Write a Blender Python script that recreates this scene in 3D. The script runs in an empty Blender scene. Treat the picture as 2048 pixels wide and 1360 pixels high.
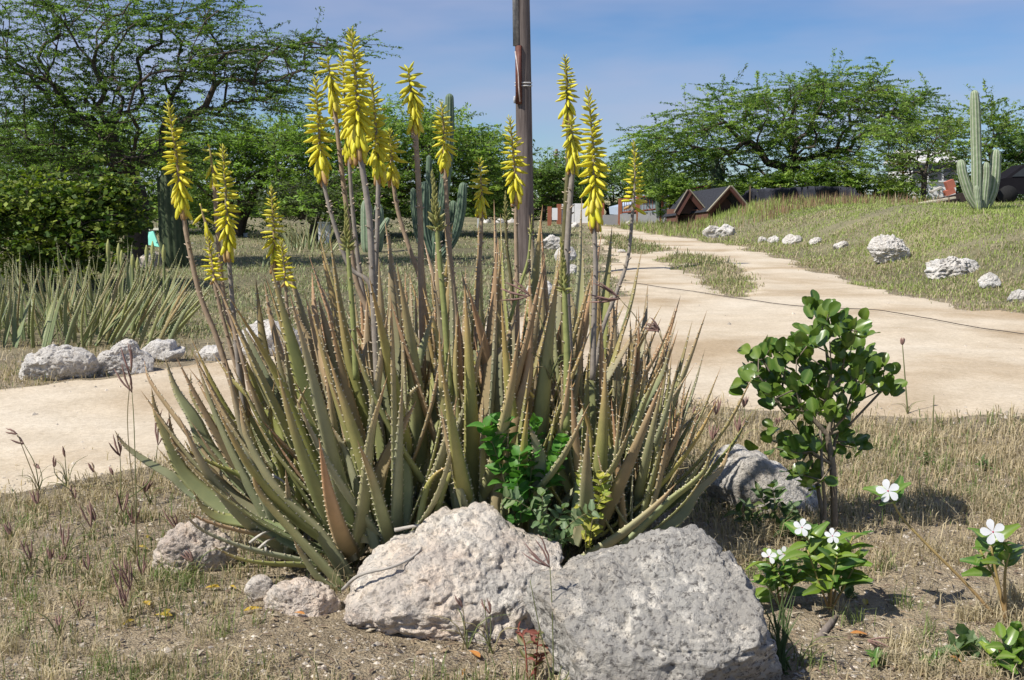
import bpy, bmesh, math, random
import numpy as np
from mathutils import Matrix, Vector

# ------------------------------------------------------------------ camera, sky, sun, exposure
scene = bpy.context.scene
COL = scene.collection
CH = 1.1                       # eye height, m
F = 2150.0                     # focal length in photo pixels (photo 2048 x 1360)
PITCH = math.atan((680 - 395) / F)
cam_d = bpy.data.cameras.new("camera"); cam = bpy.data.objects.new("camera", cam_d); COL.objects.link(cam)
cam_d.sensor_width = 36.0; cam_d.lens = 36.0 * F / 2048; cam_d.clip_start = 0.05; cam_d.clip_end = 3000
cam.location = (0, 0, CH); cam.rotation_euler = (math.pi / 2 - PITCH, 0, 0)
scene.camera = cam

SUN_EL, SUN_AZ = math.radians(51), math.radians(-123)      # azimuth from +Y, clockwise: the sun stands to the left
sd = Vector((math.sin(SUN_AZ) * math.cos(SUN_EL), math.cos(SUN_AZ) * math.cos(SUN_EL), math.sin(SUN_EL)))
world = bpy.data.worlds.new("World"); scene.world = world; world.use_nodes = True
wn = world.node_tree; wn.nodes.clear()
def N(nt, t, **kw):
    n = nt.nodes.new(t)
    for k, v in kw.items(): setattr(n, k, v)
    return n
wo = N(wn, 'ShaderNodeOutputWorld'); wb = N(wn, 'ShaderNodeBackground'); sky = N(wn, 'ShaderNodeTexSky')
sky.sky_type = 'NISHITA'; sky.sun_disc = False; sky.sun_elevation = SUN_EL; sky.sun_rotation = SUN_AZ
sky.altitude = 0; sky.air_density = 1.0; sky.dust_density = 0.0; sky.ozone_density = 6.0
wb.inputs['Strength'].default_value = 0.080
# thin veil of high cloud, drifting streaks
tc = N(wn, 'ShaderNodeTexCoord'); mp = N(wn, 'ShaderNodeMapping'); mp.inputs['Scale'].default_value = (1.0, 1.0, 4.5)
mp.inputs['Location'].default_value = (2.35, 0.6, 0.3)
nz = N(wn, 'ShaderNodeTexNoise'); nz.inputs['Scale'].default_value = 1.9; nz.inputs['Detail'].default_value = 5; nz.inputs['Roughness'].default_value = 0.5
rp = N(wn, 'ShaderNodeValToRGB'); rp.color_ramp.elements[0].position = 0.40; rp.color_ramp.elements[1].position = 0.60
rp.color_ramp.elements[0].color = (0, 0, 0, 1); rp.color_ramp.elements[1].color = (0.62, 0.62, 0.62, 1)
mx = N(wn, 'ShaderNodeMix', data_type='RGBA'); mx.inputs[7].default_value = (5.0, 5.3, 7.1, 1)
wn.links.new(tc.outputs['Generated'], mp.inputs['Vector']); wn.links.new(mp.outputs[0], nz.inputs['Vector'])
wn.links.new(nz.outputs[0], rp.inputs[0]); wn.links.new(rp.outputs[0], mx.inputs[0])
tn = N(wn, 'ShaderNodeMix', data_type='RGBA', blend_type='MULTIPLY'); tn.inputs[0].default_value = 1.0; tn.inputs[7].default_value = (0.73, 0.87, 1.06, 1)
wn.links.new(sky.outputs[0], tn.inputs[6]); wn.links.new(tn.outputs[2], mx.inputs[6])
wn.links.new(mx.outputs[2], wb.inputs['Color']); wn.links.new(wb.outputs[0], wo.inputs[0])

sl = bpy.data.lights.new("sun", 'SUN'); sl.energy = 5.0; sl.angle = math.radians(0.5); sl.color = (1.0, 0.955, 0.88)
so = bpy.data.objects.new("sun", sl); COL.objects.link(so); so.rotation_euler = sd.to_track_quat('Z', 'Y').to_euler()
so.location = (-8, -4, 12)
scene.view_settings.view_transform = 'Standard'; scene.view_settings.look = 'None'
scene.view_settings.gamma = 1; scene.view_settings.exposure = 0.27; scene.view_settings.use_curve_mapping = False
scene.render.engine = 'CYCLES'
scene.cycles.max_bounces = 6; scene.cycles.diffuse_bounces = 3; scene.cycles.transparent_max_bounces = 4

# ------------------------------------------------------------------ helpers
rng = np.random.default_rng(7)
def vnoise(P, seed=0):
    P = np.asarray(P, dtype=np.float64)
    if P.shape[-1] == 2: P = np.concatenate([P, np.zeros(P.shape[:-1] + (1,))], -1)
    I = np.floor(P).astype(np.int64); f = P - I; f = f * f * f * (f * (f * 6 - 15) + 10)
    def h(dx, dy, dz):
        n = ((I[..., 0] + dx) * 374761393 + (I[..., 1] + dy) * 668265263 + (I[..., 2] + dz) * 1440662683 + seed * 97531277) & 0xffffffff
        n = ((n ^ (n >> 13)) * 1274126177) & 0xffffffff
        n = ((n ^ (n >> 15)) * 2246822519) & 0xffffffff
        return ((n ^ (n >> 16)) & 0xffff) / 32767.5 - 1.0
    x, y, z = f[..., 0], f[..., 1], f[..., 2]
    def L(a, b, t): return a + (b - a) * t
    return L(L(L(h(0,0,0), h(1,0,0), x), L(h(0,1,0), h(1,1,0), x), y), L(L(h(0,0,1), h(1,0,1), x), L(h(0,1,1), h(1,1,1), x), y), z)
def fbm(P, o=4, seed=0, g=0.5):
    P = np.asarray(P, dtype=np.float64); a = 1.0; s = 0; t = 0
    for i in range(o):
        s = s + a * vnoise(P * 2 ** i + 17.3 * i, seed + i); t += a; a *= g
    return s / t
def sstep(a, b, x):
    t = np.clip((np.asarray(x, dtype=np.float64) - a) / (b - a), 0, 1); return t * t * (3 - 2 * t)
def unit(v):
    v = np.asarray(v, dtype=np.float64); return v / np.maximum(np.linalg.norm(v, axis=-1, keepdims=True), 1e-9)

CP, SP = math.cos(PITCH), math.sin(PITCH)
def ray(px, py):
    u = (np.asarray(px, dtype=np.float64) - 1024) / F; v = -(np.asarray(py, dtype=np.float64) - 680) / F
    return np.stack([u, CP + v * SP, -SP + v * CP], -1)
def at(px, py, D):
    """point on the line of sight of a photo pixel, D metres ahead"""
    r = ray(px, py); D = np.asarray(D, dtype=np.float64)
    return r * (D / r[..., 1])[..., None] + np.array([0, 0, CH])

def flat(px, py):
    p = ray(px, py); return (p * (CH / -p[..., 2])[..., None])[..., :2]
ROAD_PX = [(-400,1000),(0,978),(150,962),(300,938),(420,915),(700,880),(1050,838),(1370,800),(1550,812),(1700,826),(1850,832),(2048,832),(2500,826),
           (2500,700),(2048,634),(1950,622),(1880,608),(1800,592),(1700,565),(1640,543),(1560,515),(1480,495),(1400,482),(1330,472),(1280,463),
           (1235,456),(1205,452),(1172,452),(1196,462),(1212,475),(1198,488),(1215,512),(1232,540),(1240,565),(1232,590),(1205,608),(1140,625),(1000,645),(800,670),
           (620,700),(500,722),(430,738),(300,752),(150,766),(0,783),(-400,830)]
ISL_PX = [[(1200,476),(1240,474),(1290,488),(1340,500),(1290,508),(1225,498)],
          [(1330,516),(1380,511),(1430,520),(1470,535),(1500,555),(1508,580),(1480,596),(1440,590),(1425,570),(1400,550),(1350,530)]]
def poly(px): return flat(np.array([p[0] for p in px]), np.array([p[1] for p in px]))
ROAD, ISL = poly(ROAD_PX), [poly(i) for i in ISL_PX]
def sdf_poly(P, V):
    """positive inside"""
    P = np.asarray(P, dtype=np.float64); sh = P.shape[:-1]; P = P.reshape(-1, 2)
    d = np.full(len(P), 1e9); ins = np.zeros(len(P), bool)
    for a, b in zip(V, np.roll(V, -1, 0)):
        e = b - a; w = P - a; t = np.clip((w @ e) / max(e @ e, 1e-9), 0, 1)
        d = np.minimum(d, np.linalg.norm(w - t[:, None] * e, axis=1))
        c = (a[1] <= P[:, 1]) != (b[1] <= P[:, 1])
        with np.errstate(divide='ignore', invalid='ignore'):
            ins ^= c & (P[:, 0] < a[0] + (P[:, 1] - a[1]) / (b[1] - a[1]) * e[0])
    return np.where(ins, d, -d).reshape(sh)
def road_sdf(P):
    s = sdf_poly(P, ROAD)
    for i in ISL: s = np.minimum(s, -sdf_poly(P, i))
    D = np.maximum(P[..., 1], 2)
    return s + (0.20 * fbm(P * 1.3, 4, 5, 0.6) + 0.05 * fbm(P * 7, 2, 8)) * np.clip(D / 8, 0.55, 2.2)
def height(P, road=None):
    P = np.asarray(P, dtype=np.float64); x, y = P[..., 0], P[..., 1]
    bank = 0.86 * sstep(5.0, 8.6, x + 0.5 * vnoise(P * 0.23, 3)) * sstep(7, 15, y)
    z = bank * (1 + 0.08 * vnoise(P * 0.3, 9))
    rough = np.where(road is None, 1.0, 1.0) if road is None else 1 - 0.75 * sstep(-0.1, 0.4, road)
    z = z + rough * (0.030 * vnoise(P * 0.55, 1) + 0.014 * vnoise(P * 2.3, 2) + 0.006 * vnoise(P * 8.0, 4))
    return z
def hz(x, y): 
    P = np.array([[x, y]], dtype=np.float64); return float(height(P, road_sdf(P))[0])
def ground(px, py):
    """where the line of sight of a photo pixel meets the ground"""
    r = ray(px, py); t = np.geomspace(1.2, 160, 1500)
    p = r[None] * t[:, None] + np.array([0, 0, CH]); g = height(p[:, :2])
    i = np.argmax(p[:, 2] < g); i = i if p[i, 2] < g[i] else len(t) - 1
    q = p[i].copy(); q[2] = hz(q[0], q[1]); return q

ORG = {}
def mk_mesh(name, V, faces, mat=None, col=None, smooth=True, uvt=None):
    """faces: list of int arrays (n,3)/(n,4)"""
    V = np.asarray(V, dtype=np.float32)
    me = bpy.data.meshes.new(name)
    faces = [np.asarray(f, dtype=np.int32) for f in faces if len(f)]
    loops = np.concatenate([f.ravel() for f in faces]); tot = np.concatenate([np.full(len(f), f.shape[1], np.int32) for f in faces])
    st = np.concatenate([[0], np.cumsum(tot)[:-1]]).astype(np.int32)
    me.vertices.add(len(V)); me.vertices.foreach_set('co', V.ravel())
    me.loops.add(len(loops)); me.loops.foreach_set('vertex_index', loops)
    me.polygons.add(len(tot)); me.polygons.foreach_set('loop_start', st); me.polygons.foreach_set('loop_total', tot)
    me.polygons.foreach_set('use_smooth', np.full(len(tot), bool(smooth)))
    if col is not None:
        c = np.ones((len(V), 4), np.float32); c[:, :3] = np.clip(col, 0, 1)
        at_ = me.color_attributes.new('Col', 'FLOAT_COLOR', 'POINT'); at_.data.foreach_set('color', c.ravel())
    me.update(calc_edges=True)
    if mat is not None: me.materials.append(mat)
    return me
def link(name, me, org, parent=None):
    o = bpy.data.objects.new(name, me); COL.objects.link(o)
    org = np.asarray(org, dtype=np.float64)
    if parent is not None:
        o.parent = parent; o.location = Vector(org - ORG[parent.name])
    else: o.location = Vector(org)
    ORG[o.name] = org; return o
def obj(name, V, faces, mat, parent=None, col=None, smooth=True, org=None):
    V = np.asarray(V, dtype=np.float64)
    if org is None:
        lo, hi = V.min(0), V.max(0); org = np.array([(lo[0] + hi[0]) / 2, (lo[1] + hi[1]) / 2, lo[2]])
    return link(name, mk_mesh(name, V - org, faces, mat, col, smooth), org, parent)
def thing(name, org, label, cat, group=None):
    o = link(name, None, org); tag(o, label, cat, group, 'thing'); o.empty_display_size = 0.1; return o
def tag(o, label=None, cat=None, group=None, kind=None):
    for k, v in (('label', label), ('category', cat), ('group', group), ('kind', kind)):
        if v: o[k] = v
    return o
def place(name, me, parent, pos, d, n, s=1.0):
    """a shared mesh whose +Y axis is laid along d and +Z along n"""
    o = bpy.data.objects.new(name, me); COL.objects.link(o)
    y = Vector(d).normalized(); z = Vector(n); x = y.cross(z)
    if x.length < 1e-5: x = y.orthogonal()
    x.normalize(); z = x.cross(y)
    M = Matrix((x, y, z)).transposed().to_4x4() @ Matrix.Diagonal((s, s, s, 1))
    pos = np.asarray(pos, dtype=np.float64)
    M.translation = Vector(pos - (ORG[parent.name] if parent is not None else 0))
    if parent is not None: o.parent = parent
    o.matrix_local = M; ORG[o.name] = pos; return o

class MB:
    """collects shapes for one mesh"""
    def __init__(s): s.V, s.Q, s.T, s.C, s.n = [], [], [], [], 0
    def add(s, V, Q=None, T=None, col=(1, 1, 1)):
        V = np.asarray(V, dtype=np.float64).reshape(-1, 3)
        s.V.append(V)
        if Q is not None and len(Q): s.Q.append(np.asarray(Q, dtype=np.int64) + s.n)
        if T is not None and len(T): s.T.append(np.asarray(T, dtype=np.int64) + s.n)
        c = np.asarray(col, dtype=np.float64); s.C.append(np.broadcast_to(c, (len(V), 3)) if c.ndim == 1 else c)
        s.n += len(V)
    def build(s, name, mat, parent=None, smooth=True, org=None):
        f = []
        if s.Q: f.append(np.concatenate(s.Q))
        if s.T: f.append(np.concatenate(s.T))
        return obj(name, np.concatenate(s.V), f, mat, parent, np.concatenate(s.C), smooth, org)
    def mesh(s, name, mat, smooth=True):
        f = []
        if s.Q: f.append(np.concatenate(s.Q))
        if s.T: f.append(np.concatenate(s.T))
        return mk_mesh(name, np.concatenate(s.V), f, mat, np.concatenate(s.C), smooth)
    def tube(s, P, R, n=6, col=(1, 1, 1), cap=True):
        P = np.asarray(P, dtype=np.float64); m = len(P); R = np.broadcast_to(np.asarray(R, dtype=np.float64), (m,))
        T = unit(np.gradient(P, axis=0)); ref = np.array([0.31, 0.93, 0.17]) if abs(T[0] @ np.array([0.31, 0.93, 0.17])) < 0.9 else np.array([1.0, 0, 0])
        A = unit(np.cross(T, ref)); B = np.cross(T, A)
        a = np.arange(n) * 2 * math.pi / n
        V = P[:, None] + R[:, None, None] * (np.cos(a)[None, :, None] * A[:, None] + np.sin(a)[None, :, None] * B[:, None])
        i = np.arange(m - 1)[:, None] * n; j = np.arange(n)[None]; k = (j + 1) % n
        Q = np.stack([i + j, i + k, i + n + k, i + n + j], -1).reshape(-1, 4)
        c = np.asarray(col, dtype=np.float64)
        if c.ndim == 2: c = np.repeat(c, n, 0)
        Tt = None; V = V.reshape(-1, 3)
        if cap:
            V = np.concatenate([V, P[:1], P[-1:]])
            j = np.arange(n); k = (j + 1) % n
            Tt = np.concatenate([np.stack([k, j, np.full(n, m * n)], -1), np.stack([(m - 1) * n + j, (m - 1) * n + k, np.full(n, m * n + 1)], -1)])
            if c.ndim == 2: c = np.concatenate([c, c[:1], c[-1:]])
        s.add(V, Q, Tt, c)
    def box(s, c, sz, R=None, col=(1, 1, 1)):
        h = np.asarray(sz) / 2
        V = np.array([[x, y, z] for x in (-1, 1) for y in (-1, 1) for z in (-1, 1)]) * h
        if R is not None: V = V @ np.asarray(R).T
        s.add(V + np.asarray(c), [[0,1,3,2],[4,6,7,5],[0,4,5,1],[2,3,7,6],[0,2,6,4],[1,5,7,3]], None, col)
def rotz(a): return np.array([[math.cos(a), -math.sin(a), 0], [math.sin(a), math.cos(a), 0], [0, 0, 1]])
def spline(P, n):
    """smooth curve through points"""
    P = np.asarray(P, dtype=np.float64); m = len(P)
    if m == 2: return P[0] + (P[1] - P[0]) * np.linspace(0, 1, n)[:, None]
    E = np.concatenate([[2 * P[0] - P[1]], P, [2 * P[-1] - P[-2]]])
    u = np.linspace(0, m - 1 - 1e-6, n); i = u.astype(int); t = (u - i)[:, None]
    a, b, c, d = E[i], E[i + 1], E[i + 2], E[i + 3]
    return 0.5 * (2 * b + (c - a) * t + (2 * a - 5 * b + 4 * c - d) * t ** 2 + (3 * b - a - 3 * c + d) * t ** 3)

# ------------------------------------------------------------------ materials
def material(name, build):
    m = bpy.data.materials.new(name); m.use_nodes = True; nt = m.node_tree; nt.nodes.clear()
    out = N(nt, 'ShaderNodeOutputMaterial'); build(nt, out); return m
def ramp(nt, fac, stops):
    r = N(nt, 'ShaderNodeValToRGB'); e = r.color_ramp.elements
    while len(e) < len(stops): e.new(0.5)
    for el, (p, c) in zip(e, stops): el.position = p; el.color = tuple(c) + (1,) if len(c) == 3 else c
    nt.links.new(fac, r.inputs[0]); return r.outputs[0]
def noise(nt, vec, scale, detail=4, rough=0.55, dist=0.0):
    n = N(nt, 'ShaderNodeTexNoise'); n.inputs['Scale'].default_value = scale; n.inputs['Detail'].default_value = detail
    n.inputs['Roughness'].default_value = rough; n.inputs['Distortion'].default_value = dist
    if vec is not None: nt.links.new(vec, n.inputs['Vector'])
    return n.outputs[0]
def mixc(nt, fac, a, b, mode='MIX'):
    m = N(nt, 'ShaderNodeMix', data_type='RGBA', blend_type=mode)
    for s, v in ((0, fac), (6, a), (7, b)):
        if hasattr(v, 'is_linked'): nt.links.new(v, m.inputs[s])
        else: m.inputs[s].default_value = v if s == 0 else tuple(v) + (1,)
    return m.outputs[2]
def bump(nt, hgt, strength=0.5, dist=0.01):
    b = N(nt, 'ShaderNodeBump'); b.inputs['Strength'].default_value = strength; b.inputs['Distance'].default_value = dist
    nt.links.new(hgt, b.inputs['Height']); return b.outputs[0]
def col_attr(nt): return N(nt, 'ShaderNodeVertexColor', layer_name='Col').outputs[0]
def world_pos(nt): return N(nt, 'ShaderNodeNewGeometry').outputs['Position']
def obj_pos(nt): return N(nt, 'ShaderNodeTexCoord').outputs['Object']
def princ(nt, out, color, rough=0.7, normal=None, spec=0.4, sub=None):
    p = N(nt, 'ShaderNodeBsdfPrincipled')
    if hasattr(color, 'is_linked'): nt.links.new(color, p.inputs['Base Color'])
    else: p.inputs['Base Color'].default_value = tuple(color) + (1,)
    if hasattr(rough, 'is_linked'): nt.links.new(rough, p.inputs['Roughness'])
    else: p.inputs['Roughness'].default_value = rough
    p.inputs['Specular IOR Level'].default_value = spec
    if normal is not None: nt.links.new(normal, p.inputs['Normal'])
    if out is not None: nt.links.new(p.outputs[0], out.inputs[0])
    return p
def leafy(name, trans=0.35, rough=0.5, spec=0.35, tint=(1.15, 1.25, 0.5), nscale=30, namt=0.35, rand=0.0):
    def b(nt, out):
        c = col_attr(nt)
        n = noise(nt, obj_pos(nt), nscale, 3)
        c = mixc(nt, 1.0, c, ramp(nt, n, [(0.25, (1 - namt,) * 3), (0.75, (1 + namt * 0.4,) * 3)]), 'MULTIPLY')
        if rand:
            oi = N(nt, 'ShaderNodeObjectInfo').outputs['Random']
            c = mixc(nt, 1.0, c, ramp(nt, oi, [(0, (1 - rand, 1 - rand * 0.7, 1 - rand)), (0.6, (1, 1, 1)), (1, (1 + rand, 1 + rand * 0.6, 1))]), 'MULTIPLY')
        p = princ(nt, None, c, rough, None, spec)
        t = N(nt, 'ShaderNodeBsdfTranslucent'); nt.links.new(mixc(nt, 1.0, c, tint, 'MULTIPLY'), t.inputs[0])
        m = N(nt, 'ShaderNodeMixShader'); m.inputs[0].default_value = trans
        nt.links.new(p.outputs[0], m.inputs[1]); nt.links.new(t.outputs[0], m.inputs[2]); nt.links.new(m.outputs[0], out.inputs[0])
    return material(name, b)
def simple(name, rough=0.7, spec=0.3, nscale=20, nlo=0.7, nhi=1.15, bs=0.0, bd=0.01, detail=5):
    def b(nt, out):
        n = noise(nt, obj_pos(nt), nscale, detail, 0.6)
        c = mixc(nt, 1.0, col_attr(nt), ramp(nt, n, [(0.3, (nlo,) * 3), (0.7, (nhi,) * 3)]), 'MULTIPLY')
        princ(nt, out, c, rough, bump(nt, n, bs, bd) if bs else None, spec)
    return material(name, b)

def m_soil(nt, out):
    p = world_pos(nt); v = col_attr(nt)
    n1 = noise(nt, p, 1.3, 5, 0.6); n2 = noise(nt, p, 22, 6, 0.65); n3 = noise(nt, p, 130, 3, 0.6)
    c = mixc(nt, 1.0, v, ramp(nt, n2, [(0.28, (0.5, 0.47, 0.44)), (0.5, (0.95, 0.95, 0.95)), (0.72, (1.3, 1.26, 1.2))]), 'MULTIPLY')
    c = mixc(nt, 1.0, c, ramp(nt, n1, [(0.3, (0.78, 0.78, 0.78)), (0.7, (1.18, 1.16, 1.12))]), 'MULTIPLY')
    c = mixc(nt, ramp(nt, n3, [(0.60, (0, 0, 0)), (0.68, (0.75, 0.75, 0.75))]), c, (0.52, 0.47, 0.39))
    c = mixc(nt, ramp(nt, n3, [(0.30, (0.6, 0.6, 0.6)), (0.38, (0, 0, 0))]), c, (0.10, 0.085, 0.065))
    ad = N(nt, 'ShaderNodeMath', operation='ADD'); nt.links.new(n2, ad.inputs[0]); nt.links.new(n3, ad.inputs[1])
    princ(nt, out, c, 0.95, bump(nt, ad.outputs[0], 0.9, 0.03), 0.1)
M_SOIL = material('dry_soil', m_soil)
def m_road(nt, out):
    p = world_pos(nt)
    mp_ = N(nt, 'ShaderNodeMapping'); mp_.inputs['Scale'].default_value = (0.55, 0.8, 1); mp_.inputs['Rotation'].default_value = (0, 0, 0.12); nt.links.new(p, mp_.inputs['Vector'])
    n0 = noise(nt, mp_.outputs[0], 0.9, 4, 0.55, 0.6); n1 = noise(nt, p, 3.2, 6, 0.62); n2 = noise(nt, p, 40, 5, 0.7); n3 = noise(nt, p, 150, 2, 0.6)
    c = ramp(nt, n0, [(0.34, (0.42, 0.325, 0.212)), (0.5, (0.55, 0.465, 0.345)), (0.68, (0.61, 0.535, 0.42))])
    c = mixc(nt, 1.0, c, ramp(nt, n1, [(0.3, (0.88, 0.87, 0.85)), (0.7, (1.08, 1.08, 1.08))]), 'MULTIPLY')
    c = mixc(nt, 1.0, c, ramp(nt, n2, [(0.28, (0.80, 0.78, 0.75)), (0.6, (1.05, 1.05, 1.05))]), 'MULTIPLY')
    c = mixc(nt, ramp(nt, n3, [(0.66, (0, 0, 0)), (0.72, (0.7, 0.7, 0.7))]), c, (0.74, 0.69, 0.6))
    c = mixc(nt, ramp(nt, n3, [(0.26, (0.55, 0.55, 0.55)), (0.32, (0, 0, 0))]), c, (0.27, 0.21, 0.14))
    ad = N(nt, 'ShaderNodeMath', operation='ADD'); nt.links.new(n2, ad.inputs[0]); nt.links.new(n1, ad.inputs[1])
    princ(nt, out, c, 0.92, bump(nt, ad.outputs[0], 0.35, 0.018), 0.15)
M_ROAD = material('sandy_track', m_road)
def rock_mat(name, lo, mid, hi, grey, greyamt, pit=0.55):
    def b(nt, out):
        p = world_pos(nt); n1 = noise(nt, p, 4.5, 6, 0.6); n2 = noise(nt, p, 26, 8, 0.72); n3 = noise(nt, p, 75, 5, 0.7); n4 = noise(nt, p, 13, 7, 0.75, 0.6)
        c = ramp(nt, n1, [(0.32, lo), (0.5, mid), (0.68, hi)])
        c = mixc(nt, 1.0, c, ramp(nt, n2, [(0.30, (0.45, 0.41, 0.37)), (0.44, (1, 1, 1)), (0.7, (1.12, 1.12, 1.12))]), 'MULTIPLY')
        c = mixc(nt, ramp(nt, n4, [(0.52 - greyamt * 0.2, (0, 0, 0)), (0.64 - greyamt * 0.2, (greyamt,) * 3)]), c, grey)
        c = mixc(nt, ramp(nt, n3, [(0.37, (pit,) * 3), (0.47, (0, 0, 0))]), c, (0.11, 0.10, 0.09))
        ad = N(nt, 'ShaderNodeMath', operation='ADD'); nt.links.new(n2, ad.inputs[0]); nt.links.new(n3, ad.inputs[1])
        princ(nt, out, c, 0.93, bump(nt, ad.outputs[0], 0.85, 0.022), 0.12)
    return material(name, b)
M_BUSH = leafy('bush_leaf', 0.25, 0.6, 0.25, (1.2, 1.4, 0.4), 40, 0.2, 0.0)
M_ROCK_P = rock_mat('pink_limestone', (0.68, 0.52, 0.40), (0.80, 0.68, 0.55), (0.84, 0.77, 0.66), (0.40, 0.385, 0.36), 0.5)
M_ROCK_G = rock_mat('grey_limestone', (0.60, 0.52, 0.41), (0.74, 0.68, 0.58), (0.82, 0.77, 0.67), (0.28, 0.27, 0.25), 0.72, 0.9)
M_ROCK_W = rock_mat('white_limestone', (0.56, 0.51, 0.44), (0.68, 0.64, 0.58), (0.76, 0.73, 0.68), (0.40, 0.38, 0.35), 0.4)
def m_aloe(nt, out):
    c = col_attr(nt); p = world_pos(nt)
    n1 = noise(nt, p, 14, 4, 0.6); n2 = noise(nt, p, 120, 3, 0.6)
    oi = N(nt, 'ShaderNodeObjectInfo').outputs['Random']
    c = mixc(nt, 1.0, c, ramp(nt, n1, [(0.3, (0.82, 0.84, 0.82)), (0.7, (1.12, 1.08, 1.05))]), 'MULTIPLY')
    c = mixc(nt, 1.0, c, ramp(nt, oi, [(0, (0.88, 0.92, 0.9)), (0.5, (1, 1, 1)), (1, (1.1, 1.03, 0.95))]), 'MULTIPLY')
    c = mixc(nt, ramp(nt, n2, [(0.66, (0, 0, 0)), (0.74, (0.35, 0.35, 0.35))]), c, (0.42, 0.40, 0.32))
    princ(nt, out, c, 0.52, bump(nt, n2, 0.15, 0.002), 0.45)
M_ALOE = material('aloe_skin', m_aloe)
M_STALK = simple('aloe_stalk', 0.75, 0.25, 60, 0.75, 1.12, 0.3, 0.002)
M_FLORET = leafy('aloe_petal', 0.25, 0.45, 0.4, (1.1, 1.05, 0.4), 60, 0.12)
M_LEAF = leafy('tree_leaf', 0.42, 0.55, 0.3, (1.15, 1.3, 0.5), 0.9, 0.25)
M_GLOSSY = leafy('glossy_leaf', 0.22, 0.32, 0.5, (1.2, 1.4, 0.4), 40, 0.2, 0.25)
M_WEED = leafy('weed_leaf', 0.35, 0.5, 0.35, (1.1, 1.3, 0.5), 40, 0.2, 0.2)
M_GRASS = leafy('grass_blade', 0.30, 0.7, 0.2, (1.1, 1.15, 0.7), 8, 0.25)
M_PETAL = leafy('white_petal', 0.30, 0.55, 0.2, (1, 1, 1), 60, 0.05)
M_BARK = simple('bark', 0.9, 0.15, 9, 0.55, 1.25, 0.6, 0.03)
M_CACTUS = simple('cactus_skin', 0.65, 0.3, 12, 0.75, 1.15, 0.3, 0.01)
M_SHADE = simple('shaded_black', 0.9, 0.1, 5, 0.8, 1.1)  # near-black matte finish, puts the vehicle's deep shade into its colour
M_WOODY = simple('plain_matt', 0.85, 0.2, 25, 0.75, 1.12, 0.25, 0.004)
M_PAINT = simple('weathered_paint', 0.7, 0.3, 2.2, 0.86, 1.05, 0.1, 0.004)
M_METAL = simple('rusty_metal', 0.6, 0.4, 18, 0.6, 1.25, 0.3, 0.004)
M_DARKCLOTH = simple('black_netting', 0.85, 0.15, 30, 0.6, 1.4, 0.5, 0.02)
# ------------------------------------------------------------------ ground and dirt road (two sheets on one grid)
NR, NC = 560, 430
yy = np.concatenate([np.linspace(-6, 1.4, 12, endpoint=False), np.geomspace(1.4, 700, NR - 12)])
uu = np.linspace(-1, 1, NC); uu = 0.62 * uu + 0.75 * uu ** 3
half = np.maximum(np.abs(yy), 4.0) * np.where(yy < 4, 1.0, 1.0)
GX = uu[None] * (np.maximum(yy, 0)[:, None] + 1.6); GY = np.broadcast_to(yy[:, None], GX.shape)
G2 = np.stack([GX, GY], -1); RS = road_sdf(G2); GZ = height(G2, RS)
idx = np.arange(NR * NC).reshape(NR, NC)
quads = np.stack([idx[:-1, :-1], idx[:-1, 1:], idx[1:, 1:], idx[1:, :-1]], -1)
# earth colour: grey brown in front, paler gravel beside the track, greener where ground cover grows
nb = fbm(G2 * 0.35, 3, 31)[..., None]; nb2 = fbm(G2 * 1.7, 3, 37)[..., None]
soil = np.array([0.42, 0.345, 0.24]) + 0.03 * nb2
dry = np.array([0.40, 0.335, 0.235]); green = np.array([0.30, 0.28, 0.17])
w_edge = (sstep(-0.9, 0.1, RS))[..., None]; far = sstep(6.5, 9, GY)[..., None]
rightb = sstep(5.0, 6.5, GX)[..., None]
gc = soil * (1 - w_edge) + dry * w_edge
fieldc = green * (0.75 + 0.25 * rightb) * (1 + 0.2 * nb) + np.array([0.10, 0.08, 0.045]) * np.clip(nb + 0.2, 0, 1)
gc = gc * (1 - far * (1 - w_edge)) + fieldc * far * (1 - w_edge)
V = np.stack([GX, GY, GZ], -1).reshape(-1, 3)
g = obj('ground', V, [quads.reshape(-1, 4)], M_SOIL, None, gc.reshape(-1, 3), True, (0, 0, 0)); tag(g, kind='structure')
lift = np.clip(RS * 0.10, -0.03, 0.012)
keep = (RS[:-1, :-1] > -0.5) & (GY[:-1, :-1] < 75)
# wheel ruts pressed into the sand
rut = -0.012 * np.exp(-((sdf_poly(G2, ROAD) - 0.9) / 0.22) ** 2) * sstep(8, 10, GY)
lift = lift + np.maximum(rut, -0.008) * sstep(0.15, 0.4, RS)
RV = np.stack([GX, GY, GZ + lift], -1).reshape(-1, 3); fq = quads[keep]
used = np.unique(fq); remap = np.full(NR * NC, -1); remap[used] = np.arange(len(used))
r = obj('dirt_road', RV[used], [remap[fq]], M_ROAD, None, np.ones((len(used), 3)), True, (0, 0, 0)); tag(r, kind='structure')

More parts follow.
